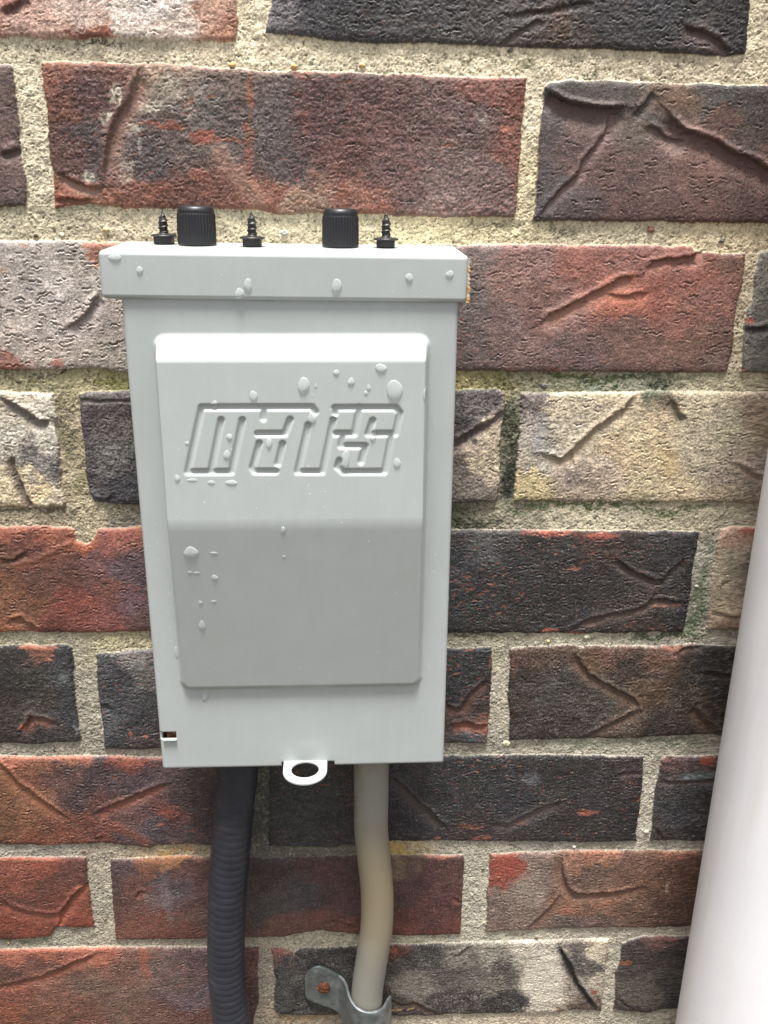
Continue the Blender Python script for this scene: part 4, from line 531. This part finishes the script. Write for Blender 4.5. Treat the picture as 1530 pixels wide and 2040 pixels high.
for bi, bd in enumerate(allb):
    P = bd['p']; px = [q[0] for q in P]; pz = [q[1] for q in P]
    i0, i1 = np.searchsorted(gx, [min(px) - 3, max(px) + 3]); j0, j1 = nz_ - np.searchsorted(gz[::-1], [max(pz) + 3, min(pz) - 3])
    if i1 - i0 < 2 or j1 - j0 < 2: continue
    sl = (slice(j0, j1), slice(i0, i1)); x, z = X[sl], Z[sl]; xf, zf = XF[sl], ZF[sl]
    ux, uz = wx[sl], wz[sl]
    d, _, _ = seg_dist(ux, uz, P, True); sd = np.where(inside(ux, uz, P), d, -d)
    off = 13.7 * bi
    rg = bd['r']
    cf = shepard(cwx[sl], cwz[sl], bd['c'], 4.4)
    n_mid = fbm(xf / 3 + off, zf / 2.2, 61, 3); n_f = noise(xf / .75 + off, zf / .7, 64); n_l = fbm(xf / 22 + off, zf / 16, 66, 2)
    n_h = fbm(xf / 4.2 + off, zf / .85, 70, 2)          # horizontal drag texture
    g_r = g4[sl]
    n_s = fbm(xf / 7 + off, zf / 5, 91, 3)
    cf = cf * (1 + .10 * n_mid + .15 * n_f * min(rg, 1.3) + .05 * n_h + .12 * g_r + .13 * n_s)[..., None]
    hb = bd['h'] + .35 * n_l + .17 * n_mid * rg + .12 * n_f * rg + .06 * n_h * rg + .035 * g_r * rg
    for blb in bd['b']:
        cf = blob(cf, x, z, ux + .3 * (cwx[sl] - x), uz + .3 * (cwz[sl] - z), blb, xf, zf)
    # exposed clay chips
    kd, kc = bd['k']; kd *= .7
    if kd:
        kn = fbm(xf / 2.1 + off, zf / .9, 73, 2) + .25 * noise(xf / 25 + off, zf / 15, 75)
        a = (sstep(.60 - .20 * kd, .70 - .20 * kd, kn) * .7)[..., None]
        cf = cf * (1 - a) + np.array(kc, np.float32) * a; hb = hb - .15 * a[..., 0]
    # light mineral specks
    sdn, scol = bd['s']
    if sdn:
        sn = noise(xf / .55 + off, zf / .55, 77) + .35 * n_mid + .45 * noise(xf / 9 + off, zf / 9, 78)
        a = (sstep(.98 - .22 * sdn, 1.26 - .22 * sdn, sn) * min(.6, .35 + .2 * sdn))[..., None]
        cf = cf * (1 - a) + np.array(scol, np.float32) * a; hb = hb + .10 * a[..., 0]
        gp = rng.random(x.shape).astype(np.float32)
        dens = np.clip((.035 + .11 * sdn * np.clip(.45 + .9 * noise(xf / 8 + off, zf / 6, 95) + .5 * n_mid, 0, 1.6)), 0, .4)
        a = ((gp < dens) * (.30 + .45 * rng.random(x.shape)))[..., None].astype(np.float32)
        cf = cf * (1 - a) + (np.array(scol, np.float32) * .92 + 8) * a
        a = ((gp > 1 - .07 * rg) * .45)[..., None]
        cf = cf * (1 - a) + cf * .45 * a
    # creases and folds pressed into the clay
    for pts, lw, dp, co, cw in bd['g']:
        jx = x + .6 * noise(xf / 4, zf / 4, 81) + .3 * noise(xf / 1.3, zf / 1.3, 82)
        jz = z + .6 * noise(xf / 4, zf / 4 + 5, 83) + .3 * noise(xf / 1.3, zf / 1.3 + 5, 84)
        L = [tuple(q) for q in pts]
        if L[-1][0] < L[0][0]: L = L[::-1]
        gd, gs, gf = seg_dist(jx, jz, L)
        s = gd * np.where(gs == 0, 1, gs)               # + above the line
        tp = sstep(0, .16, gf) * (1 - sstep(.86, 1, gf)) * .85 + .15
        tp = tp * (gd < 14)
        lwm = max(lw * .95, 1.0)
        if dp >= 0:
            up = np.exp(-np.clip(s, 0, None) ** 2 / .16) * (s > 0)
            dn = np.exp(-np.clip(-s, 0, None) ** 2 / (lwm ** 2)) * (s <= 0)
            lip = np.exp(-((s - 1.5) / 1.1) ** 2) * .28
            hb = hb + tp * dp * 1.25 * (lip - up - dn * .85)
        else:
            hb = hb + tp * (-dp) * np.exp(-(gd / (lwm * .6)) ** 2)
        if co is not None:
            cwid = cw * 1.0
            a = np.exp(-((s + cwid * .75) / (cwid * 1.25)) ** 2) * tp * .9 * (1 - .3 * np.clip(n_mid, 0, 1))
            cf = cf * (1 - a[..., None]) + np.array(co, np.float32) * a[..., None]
    # short torn drag marks
    td, tdep = bd['t']
    sub_h = hb; nx0, nx1 = max(min(px), -76), min(max(px), 320); nz0, nz1 = max(min(pz), -586), min(max(pz), -22)
    if td and nx1 > nx0 and nz1 > nz0:
        area = (nx1 - nx0) * (nz1 - nz0) / 1e4
        r2 = np.random.default_rng(500 + bi)
        lx = gx[i0:i1]; lz = gz[j0:j1]
        ltk = .75 if float(np.mean([c[2] for c in bd['c']])) < 110 else .5
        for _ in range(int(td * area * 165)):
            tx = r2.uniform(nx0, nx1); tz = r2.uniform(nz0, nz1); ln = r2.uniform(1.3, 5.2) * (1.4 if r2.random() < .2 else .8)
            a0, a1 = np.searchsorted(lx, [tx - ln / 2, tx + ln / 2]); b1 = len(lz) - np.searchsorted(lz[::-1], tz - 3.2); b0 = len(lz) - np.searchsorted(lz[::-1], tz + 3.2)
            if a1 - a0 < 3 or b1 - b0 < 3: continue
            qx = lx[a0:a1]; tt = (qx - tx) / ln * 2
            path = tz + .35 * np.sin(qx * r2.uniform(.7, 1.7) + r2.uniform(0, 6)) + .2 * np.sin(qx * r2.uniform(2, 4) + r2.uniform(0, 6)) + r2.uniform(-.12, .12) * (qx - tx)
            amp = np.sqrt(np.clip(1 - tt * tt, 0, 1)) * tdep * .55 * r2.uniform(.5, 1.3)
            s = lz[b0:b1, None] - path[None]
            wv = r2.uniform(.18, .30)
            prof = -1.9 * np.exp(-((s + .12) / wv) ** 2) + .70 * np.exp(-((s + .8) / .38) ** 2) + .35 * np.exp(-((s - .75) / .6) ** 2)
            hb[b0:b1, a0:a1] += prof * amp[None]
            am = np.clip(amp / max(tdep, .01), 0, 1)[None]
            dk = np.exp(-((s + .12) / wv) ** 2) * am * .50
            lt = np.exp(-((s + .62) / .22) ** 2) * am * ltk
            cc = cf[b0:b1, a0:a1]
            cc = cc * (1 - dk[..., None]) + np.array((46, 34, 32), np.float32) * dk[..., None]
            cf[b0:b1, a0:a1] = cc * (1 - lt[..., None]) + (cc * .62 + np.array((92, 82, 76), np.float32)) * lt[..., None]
    # rounding and raw clay rim
    hb = hb - 1.0 * np.exp(-np.clip(sd, 0, None) / .7) - .35 * np.exp(-np.clip(sd, 0, None) / 3)
    if bd['rim'] is not None:
        a = (np.exp(-np.clip(sd, 0, None) / 1.1) * .7 * sstep(-.5, .3, noise(xf / 9 + off, zf / 9, 88)))[..., None]
        cf = cf * (1 - a) + np.array(bd['rim'], np.float32) * a
    hb = hb * .78 + .08
    k = sstep(-.30, .25, sd)
    H[sl] = H[sl] * (1 - k) + hb * k
    kk = sstep(-.2, .2, sd)[..., None]
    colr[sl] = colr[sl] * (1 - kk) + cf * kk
    MASK[sl] = np.maximum(MASK[sl], sd)
colr = np.clip(colr, 8, 250)
gy = colr.mean(-1, keepdims=True); colr = gy + (colr - gy) * .69
redness = np.clip((colr[..., 0] - colr[..., 1]) / 60 - .2, 0, 1)
colr[..., 1] *= 1 + .025 * redness; colr[..., 2] *= 1 - .01 * redness
colr *= np.where(MASK < -.1, 1.05, 1.0)[..., None]
colr[..., 2] *= .985
colr[..., 2] = np.minimum(colr[..., 2], colr[..., 0] * 1.03)
colr = lin(colr); lum = colr.mean(-1, keepdims=True)
colr = np.clip(colr * AL * .96 * (lum / .22) ** .20, 0, .92)

V = np.stack([X * MM, -H * MM, Z * MM], -1).reshape(-1, 3)
Fall = grid_faces(nz_, nx_)[:, ::-1]
mf = MASK.reshape(-1)[Fall].max(1) > -.25
wall = empty("brick_wall", (0, 0, -1200))
tag(wall, "weathered brick wall in mixed red, charcoal and buff bricks with sandy mossy mortar", "brick wall")
CO = colr.reshape(-1, 3).astype(np.float32)
for nm, sel, mt in (("brick_courses", mf, M_BRICK), ("mortar", ~mf, M_MORTAR)):
    Fs = Fall[sel]; used = np.unique(Fs); remap = np.zeros(len(V), np.int32); remap[used] = np.arange(len(used))
    Vs = V[used].copy(); Vs[:, 2] += 1.2
    me = np_mesh(nm, Vs, remap[Fs])
    at = me.color_attributes.new("Col", 'FLOAT_COLOR', 'POINT')
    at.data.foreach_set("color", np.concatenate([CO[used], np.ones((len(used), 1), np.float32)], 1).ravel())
    link(nm, me, mt, wall)
V2, F2 = box(gx[0], gx[-1], 6, 105, gz[-1], gz[0])
build("wall_core", V2, F2, M_CORE, wall, False)
del V, CO, colr, cwx, cwz, wx, wz

# ---------------------------------------------------------------- grey switch box
BA = math.radians(0.6); BC = (112.0, -150.0)
def brot(V):
    V = np.array(V, float); x = V[:, 0] - BC[0]; z = V[:, 2] - BC[1]
    V[:, 0] = BC[0] + x * math.cos(BA) - z * math.sin(BA); V[:, 2] = BC[1] + x * math.sin(BA) + z * math.cos(BA)
    return V
def bunrot(x, z):
    dx, dz = x - BC[0], z - BC[1]
    return BC[0] + dx * math.cos(BA) + dz * math.sin(BA), BC[1] - dx * math.sin(BA) + dz * math.cos(BA)
bx = empty("disconnect_box", (112.5, -20, -359))
tag(bx, "light grey painted metal disconnect box with embossed lettering mounted on brick", "electrical box")
XL, XR, ZT, ZB, YF = 46.7, 176.6, -146.0, -359.0, -42.9
GU = []
for l in GL: GU.append([bunrot(*q) for q in l])
def cover_h(x, z):
    """outward relief of the cover (mm) at local x, z"""
    hx, z0, z1, r = 54.2, -159.8, -318.0, 5.5
    cx_, cz_ = 111.8, (z0 + z1) / 2; hz = (z0 - z1) / 2
    qx = np.abs(x - cx_) - hx + r; qz = np.abs(z - cz_) - hz + r
    sd = -(np.sqrt(np.clip(qx, 0, None) ** 2 + np.clip(qz, 0, None) ** 2) + np.minimum(np.maximum(qx, qz), 0) - r)
    side = sstep(0, 3.1, sd)
    top = sstep(-159.4, -170.2, z)
    t = np.clip((-233.2 - z) / (315.5 - 233.2), 0, 1)
    t = np.where(t < .06, t * t / .12, t - .03)
    prof = 12.9 - 10.9 * t - 2.2 * np.clip((z + 233) / 64, 0, 1)
    e = prof * top * side
    g = np.full(np.shape(x), 9.0)
    for l in GU:
        d, _, _ = seg_dist(x, z, l); g = np.minimum(g, d)
    gr = 1 - sstep(.60, 1.60, g)
    e = e - .95 * gr
    e = e + .12 * np.sin(x / 31 + 1) * np.sin(z / 43)          # sheet is not perfectly flat
    dm = np.sqrt((x - 115.5) ** 2 + (z + 352.5) ** 2)
    e = e + .10 * (1 - sstep(3, 9.5, dm))
    return e
rr_ = 1.8
arc = [math.radians(a) for a in (0, 15, 30, 45, 60, 75, 90)]
fx = np.arange(XL + rr_ + .4, XR - rr_ - .2, .42)
px_ = [XL, XL] + [XL + rr_ - rr_ * math.cos(a) for a in arc] + list(fx) + [XR - rr_ + rr_ * math.sin(a) for a in arc] + [XR, XR]
py_ = [-4, YF + 6] + [YF + rr_ - rr_ * math.sin(a) for a in arc] + [YF] * len(fx) + [YF + rr_ - rr_ * math.cos(a) for a in arc] + [YF + 6, -4]
isf = np.array([0] * 9 + [1] * len(fx) + [0] * 9)
vz = list(np.arange(ZT, ZB + 1.3, -.42)) + [ZB + .9, ZB + .35, ZB + .05, ZB, ZB]
vy = [0] * (len(vz) - 5) + [.02, .25, .8, 1.6, 6]
PX, VZ = np.meshgrid(px_, vz); PY = np.array(py_)[None] + np.array(vy)[:, None]
PY = np.minimum(PY, -3.9)
E = cover_h(PX, VZ) * isf[None]
PY = PY - E
Fc = grid_faces(len(vz), len(px_))
cxf = PX.reshape(-1)[Fc].mean(1); czf = VZ.reshape(-1)[Fc].mean(1); cyf = PY.reshape(-1)[Fc].mean(1)
hole = (cxf > XL - 1) & (cxf < 54.3) & (czf < -339.0) & (czf > -342.9) & (cyf < YF + 1.1)
# bottom notch for the tab (local coordinates)
notch = (cxf > 101.6) & (cxf < 125.6) & (czf < -356.4)
Vc = brot(np.stack([PX, PY, VZ], -1).reshape(-1, 3))
cov = build("cover", Vc, Fc[~(hole | notch)][:, ::-1], M_PAINT, bx)
m = cov.modifiers.new("sheet", 'SOLIDIFY'); m.thickness = 1.1 * MM; m.offset = -1
Vb, Fb = box(XL + 2.2, XR - 2.2, -38.0, 0, ZB + 2.2, ZT + 2)
mods(build("enclosure", brot(Vb), Fb, M_PAINT, bx, False), .8)
# rusted latch plate behind the slot
Vb, Fb = box(49.6, 58, -40.6, -38.2, -346, -340.6)
build("latch_plate", brot(Vb), Fb, M_RUST, bx, False)
# bare lip of the slot
Vb, Fb = box(48.3, 54.4, -44.1, -42.2, -343.35, -342.75)
mods(build("slot_lip", brot(Vb), Fb, M_PAINT, bx, False), .15)
# padlock tab: flat plate with a ring end, lying level
n = 72; V = []; th = np.linspace(0, 2 * math.pi, n, endpoint=False)
tcx, tcy, ro, ri = 112.45, -50.4, 10.0, 6.2
def tab_out(a):
    dx, dy = math.cos(a), math.sin(a)
    if dy > 0:      # the side toward the box runs straight back
        s = min(ro / max(abs(dx), 1e-6), 13.5 / max(dy, 1e-6)); return tcx + dx * s, tcy + dy * s
    return tcx + ro * dx, tcy + ro * dy
for zz in (-355.9, -357.1):
    V += [(*tab_out(a), zz) for a in th]
    V += [(tcx + ri * math.cos(a), tcy + .8 + ri * .97 * math.sin(a), zz) for a in th]
F = []
for i in range(n):
    j = (i + 1) % n
    F += [(i, j, n + j, n + i), (2 * n + i, 3 * n + i, 3 * n + j, 2 * n + j), (i, 2 * n + i, 2 * n + j, j), (n + i, n + j, 3 * n + j, 3 * n + i)]
mods(build("padlock_tab", brot(V), F, M_PAINT, bx, False), .35, 2)

# hood
HX0, HX1, HYF, HZT, HZB = 39.8, 179.6, -44.6, -130.2, -148.0
Vb, Fb = box(HX0, HX1, HYF, 0, HZB, HZT)
Vb = [(x, y, z + (1.3 if (y == 0 and z == HZT) else 0)) for x, y, z in Vb]
hood = mods(build("hood", Vb, Fb, M_PAINT, bx, True), 1.9, 5)
hood_base = (112.5, -20, -359)
mm_ = hood.modifiers.new("w", 'WEIGHTED_NORMAL')
# rusty folded seam on the right end of the hood front
zs = np.linspace(-131.5, -147.8, 44)
V = []
for zz in zs:
    jx = .35 * math.sin(zz * 1.7) + .25 * math.sin(zz * 4.1 + 1) + (.5 if zz < -140.5 else 0)
    V += [(HX1 - .5, HYF + 1.2, zz), (HX1 + .1, HYF + .05, zz), (HX1 + .75 + jx * .6, HYF + .4, zz), (HX1 + .7 + jx * .6, HYF + 2.6, zz)]
F = [tuple(f) for f in grid_faces(44, 4)] + [(0, 1, 2, 3), (175, 174, 173, 172)] + [(4 * i + 3, 4 * i, 4 * i + 4, 4 * i + 7) for i in range(43)]
sub("rusty_seam", V, F, M_SEAM, hood, hood_base)

# ---------------------------------------------------------------- black caps and screws standing on the hood
def hood_z(y): return HZT + 1.3 * (y - HYF) / -HYF

def ribbed_cap(x, y, d, h, label):
    z0 = hood_z(y) + .02; n = 216; r = d / 2
    prof = [(0, 0, 0), (r * .96, 0, 0), (r * 1.005, .35, 0), (r * 1.005, .8, .5), (r * .99, h * .35, 1), (r * .975, h * .76, 1), (r * .972, h * .80, .3), (r * .955, h * .815, 0), (r * .955, h * .84, 0), (r * .965, h * .85, 0), (r * .945, h * .90, 0), (r * .90, h * .955, 0), (r * .82, h * .99, 0), (r * .7, h, 0), (r * .5, h * .985, 0), (r * .48, h * .97, 0), (0.01, h * .97, 0)]
    V = []; th = np.linspace(0, 2 * math.pi, n, endpoint=False)
    for rad, zz, k in prof:
        rb = .22 * k * np.cos(th * 36)
        V.append(np.stack([x + (rad + rb) * np.cos(th), y + (rad + rb) * np.sin(th), np.full(n, z0 + zz)], -1))
    F = grid_faces(len(prof), n, True)
    o = build("ribbed_cap", np.concatenate(V), F, M_BLACK, origin=(x, y, z0))
    return tag(o, label, "plastic cap", "black ribbed caps standing on the hood")
ribbed_cap(72.7, -15.5, 15.2, 15.1, "wider black ribbed plastic cap on the hood, between the left and middle screws")
ribbed_cap(130.6, -15.5, 14.6, 15.0, "narrower black ribbed plastic cap on the hood, left of the rightmost screw")

def make_screw(x, y, ln, label, tilt):
    z0 = hood_z(y) + .02
    root = empty("hex_screw", (x, y, z0)); tag(root, label, "screw", "screws standing point up on the hood")
    # hex head with its washer flange
    V = []; th = [math.radians(60 * i + tilt) for i in range(6)]
    for r, zz in ((3.9, 0), (4.25, .3), (4.25, 3.0)):
        V += [(x + r * math.cos(a), y + r * math.sin(a), z0 + zz) for a in th]
    F = [tuple(f) for f in grid_faces(3, 6, True)] + [(5, 4, 3, 2, 1, 0), (12, 13, 14, 15, 16, 17)]
    mods(build("hex_head", V, F, M_STEEL, root, False), .2, 2)
    n = 40; tt = np.linspace(0, 2 * math.pi, n, endpoint=False); V = []
    pr = [(0.01, 2.9), (4.6, 2.9), (5.15, 3.1), (5.2, 3.45), (4.6, 3.8), (2.4, 4.15), (0.01, 4.2)]
    for r, zz in pr: V.append(np.stack([x + r * np.cos(tt), y + r * np.sin(tt), np.full(n, z0 + zz)], -1))
    build("washer_flange", np.concatenate(V), grid_faces(len(pr), n, True), M_STEEL, root)
    # threaded shank with a drill point
    n = 48; k = 150; V = []; pit_ = 2.1
    for i in range(k):
        t = i / (k - 1); zz = 4.0 + t * ln
        core = 1.65 * (1 - sstep(.52, 1.0, t) ** 1.0 * .95)
        a = np.linspace(0, 2 * math.pi, n, endpoint=False)
        phz = (t * ln / pit_ - a / (2 * math.pi)) % 1.0
        thr = np.clip(1 - np.abs(phz - .5) / .27, 0, 1) ** 1.3 * .55 * min(1, (1 - t) * 3.2) * min(1, t * 8)
        if t < .08: core = core + .7 * (1 - t / .08) ** 2
        r = core + thr
        V.append(np.stack([x + r * np.cos(a), y + r * np.sin(a), np.full(n, z0 + zz)], -1))
    V = np.concatenate(V); F = [tuple(f) for f in grid_faces(k, n, True)] + [tuple(range((k - 1) * n, k * n))]
    build("threaded_shank", V, F, M_STEEL, root)
    return root
make_screw(59.0, -13.2, 9.3, "leftmost black hex screw on the hood, standing point up beside the wider cap", 20)
make_screw(95.2, -19.0, 10.0, "middle black hex screw on the hood, standing point up between both caps", 28)
make_screw(149.1, -15.5, 10.3, "rightmost black hex screw on the hood, standing point up right of the narrower cap", 24)

# ---------------------------------------------------------------- rain
def surf_y(x, z, t):
    if t: return np.full(np.shape(x), HYF)
    lx, lz = bunrot(x, z); return YF - cover_h(lx, lz)

def drop_mesh(x, z, rx, rz, t, rs, thick=None):
    """conforming water bead: fuller toward the bottom"""
    nr, na = 7, 22
    a = np.linspace(0, 2 * math.pi, na, endpoint=False)
    hh = thick if thick else min(.33 * min(rx, rz) + .10, .85)
    ph = rs.uniform(0, 6, 2); V = []
    for i in range(nr):
        f = 1 - i / (nr - 1) if i < nr - 1 else 0.02
        wob = 1 + .07 * np.sin(2 * a + ph[0]) + .05 * np.sin(3 * a + ph[1])
        X_ = x + rx * f * wob * np.cos(a) * (1 - .18 * np.sin(a)); Z_ = z + rz * f * wob * np.sin(a)
        sk = 1 - .5 * f * np.sin(a) * (1 if rz > .9 else .3)
        y_ = surf_y(X_, Z_, t) - (hh * np.sqrt(max(0, 1 - f * f)) * (sk if i < nr - 1 else 1.0) - .02)
        V.append(np.stack([X_, y_, Z_], -1))
    # back side, just inside the paint
    bk = V[0].copy(); bk[:, 1] += .12; V.insert(0, bk)
    V = np.concatenate(V)
    F = [tuple(f)[::-1] for f in grid_faces(nr + 1, na, True)] + [tuple(range(na)), tuple(range(nr * na, (nr + 1) * na))[::-1]]
    return V, F
rs = np.random.default_rng(3)
for x, z, rx, rz, t, lab in DROPS:
    V, F = drop_mesh(x, z, max(rx, .4), max(rz, .4), t, rs)
    o = build("raindrop", V, F, M_WATER, origin=(x, float(surf_y(np.array(x), np.array(z), t)), z))
    tag(o, lab, "raindrop", "raindrops clinging to the grey box")
# fine spray, one uncountable mass
VV, FF, nv = [], [], 0
def spray(x, z, r, t, el=1.0):
    global nv
    V, F = drop_mesh(x, z, r, r * el, t, rs, .28 * r)
    VV.append(V); FF.extend([tuple(i + nv for i in f) for f in F]); nv += len(V)
for _ in range(120):
    spray(rs.uniform(50, 176), rs.uniform(-356, -165), rs.uniform(.10, .24), 0, rs.uniform(.8, 1.8))
for _ in range(26):
    spray(rs.uniform(43, 177), rs.uniform(-146, -133), rs.uniform(.10, .22), 1, rs.uniform(.8, 1.6))
for x0, z0, z1 in ((54, -262, -228), (57, -300, -262), (124, -210, -232), (140.5, -345, -356), (155, -300, -309), (165.5, -195, -212), (88, -188, -215), (171, -250, -265), (66, -225, -232), (76, -224, -229), (170, -300, -309), (118, -205, -232)):
    for q in np.cumsum(rs.uniform(1.2, 6.5, 12)):
        if q > abs(z1 - z0): break
        spray(x0 + rs.uniform(-.5, .5), z0 + q * np.sign(z1 - z0), rs.uniform(.10, .24), 0, rs.uniform(1, 2.2))
o = build("fine_spray", np.concatenate(VV), FF, M_SPRAY)
tag(o, "fine spray of tiny rain specks scattered over the grey box front", "water spray", kind="stuff")

# ---------------------------------------------------------------- conduits
ctrl = [(81.5, -23, -340), (80.4, -22, -377), (78, -22, -396), (75, -22, -425), (73, -22, -442), (70.4, -22, -483), (70.1, -22, -517), (71.8, -22, -539), (74, -22, -570), (76, -22, -640), (76, -22, -800), (74, -22, -1000), (74, -22, -1199)]
P = spline(ctrl, 30)
seg = np.r_[0, np.cumsum(np.linalg.norm(np.diff(P, axis=0), axis=1))]
s = np.arange(0, seg[-1], .42); P = np.stack([np.interp(s, seg, P[:, i]) for i in range(3)], -1)
rad = 9.6 + .26 * (np.abs(np.cos(s / 4.3 * math.pi)) ** .6) + .05 * np.sin(s / 11)

cond = empty("flexible_conduit", (74, -22, -1199)); tag(cond, "dark slate ribbed flexible conduit hanging below the left of the grey box", "conduit")
V, F = tube(P, rad, 56); build("ribbed_jacket", V, F, M_COND, cond)
V, F = tube(np.array([(81.6, -23, -346), (81.2, -22.6, -360), (80.6, -22, -366)]), np.array([10.6, 10.6, 10.6]), 8)
mods(build("gland_nut", V, F, M_BLACK, cond, False), .6, 2)

ctrl = [(145.8, -17, -345), (146, -17, -381), (146.2, -16.5, -394), (146.4, -16, -416), (147.8, -16, -432), (150.0, -16, -457), (150.1, -16, -478), (148.5, -16, -495), (146.2, -15.5, -516), (145.3, -15.2, -530), (145.0, -15, -550), (145.2, -15, -600), (147, -15, -760), (146, -15, -1000), (146, -15, -1199)]
P = spline(ctrl, 16); rad = np.full(len(P), 8.7)
V, F = tube(P, rad, 64)
o = build("cable_whip", V, F, M_CABLE, origin=(146, -17, -359))
tag(o, "pale grey stained round cable whip running down from the right of the box underside", "cable")

# ---------------------------------------------------------------- pipe strap
st = empty("pipe_strap", (121.2, 0, -534)); tag(st, "galvanised steel pipe strap screwed to a dark brick, clasping the pale cable", "pipe strap")
rows = [(110.6, -2.6, -527.5, -539.5), (112.0, -2.7, -523.5, -543), (115, -2.8, -520.2, -545.2), (118.5, -2.9, -519.2, -546.8), (122, -3.0, -520.4, -548.4), (126, -3.1, -522.8, -550.2), (130, -3.6, -525.4, -553.4), (132.6, -6.2, -526.2, -557), (134.2, -10, -526.2, -559.5), (135.0, -14.8, -526.2, -561), (136.8, -20.2, -526.5, -562), (140.3, -24.4, -527.2, -563), (145.3, -26.0, -528.2, -564), (150.3, -24.6, -529.4, -565), (153.9, -21.2, -530.8, -566), (155.8, -17.0, -532.2, -567), (157.2, -13.4, -533.2, -568), (158.8, -10.6, -533.8, -568.6)]
R_ = spline(rows, 5); k = len(R_); V = []; nn = 14
for x, y, za, zb in R_:
    for q in range(nn):
        t = q / (nn - 1); V.append((x + .6 * t * sstep(131, 137, x), y - .0, za + (zb - za) * t))
strap = build("strap_band", V, [tuple(f)[::-1] for f in grid_faces(k, nn)], M_GALV, st)
mt = strap.modifiers.new("t", 'SOLIDIFY'); mt.thickness = 1.5 * MM; mt.offset = 0
mods(strap, .35, 2, angle=.9)
# slotted, rusted screw head
n = 40; tt = np.linspace(0, 2 * math.pi, n, endpoint=False); V = []
pr = [(3.9, 0), (3.85, .5), (3.5, 1.1), (2.8, 1.6), (1.9, 1.95), (.9, 2.1), (0.01, 2.15)]
for r, h in pr:
    xs = r * np.cos(tt); zs_ = r * np.sin(tt)
    for a_, b_ in zip(xs, zs_):
        sl_ = abs(b_ * .97 + a_ * .24)
        V.append((121.2 + a_, -3.6 - (h - (.9 if sl_ < .55 and r < 3.6 else 0)), -534.1 + b_))
F = [tuple(f)[::-1] for f in grid_faces(len(pr), n, True)] + [tuple(range(n))]
build("screw_head", V, F, M_RUST, st, False)

# ---------------------------------------------------------------- white pipe
zc = [-1199, -900, -600, -500, -400, -300, -200, -100, 0, 200, 560]
V, F = tube(np.array([(350.0, -50, z) for z in zc]), np.full(len(zc), 40.0), 128)
pp = empty("white_pipe", (350, -50, -1199)); tag(pp, "thick white vertical pipe standing in front of the wall at the right", "pipe")
build("pipe_wall", V, F, M_PIPE, pp)
V = []
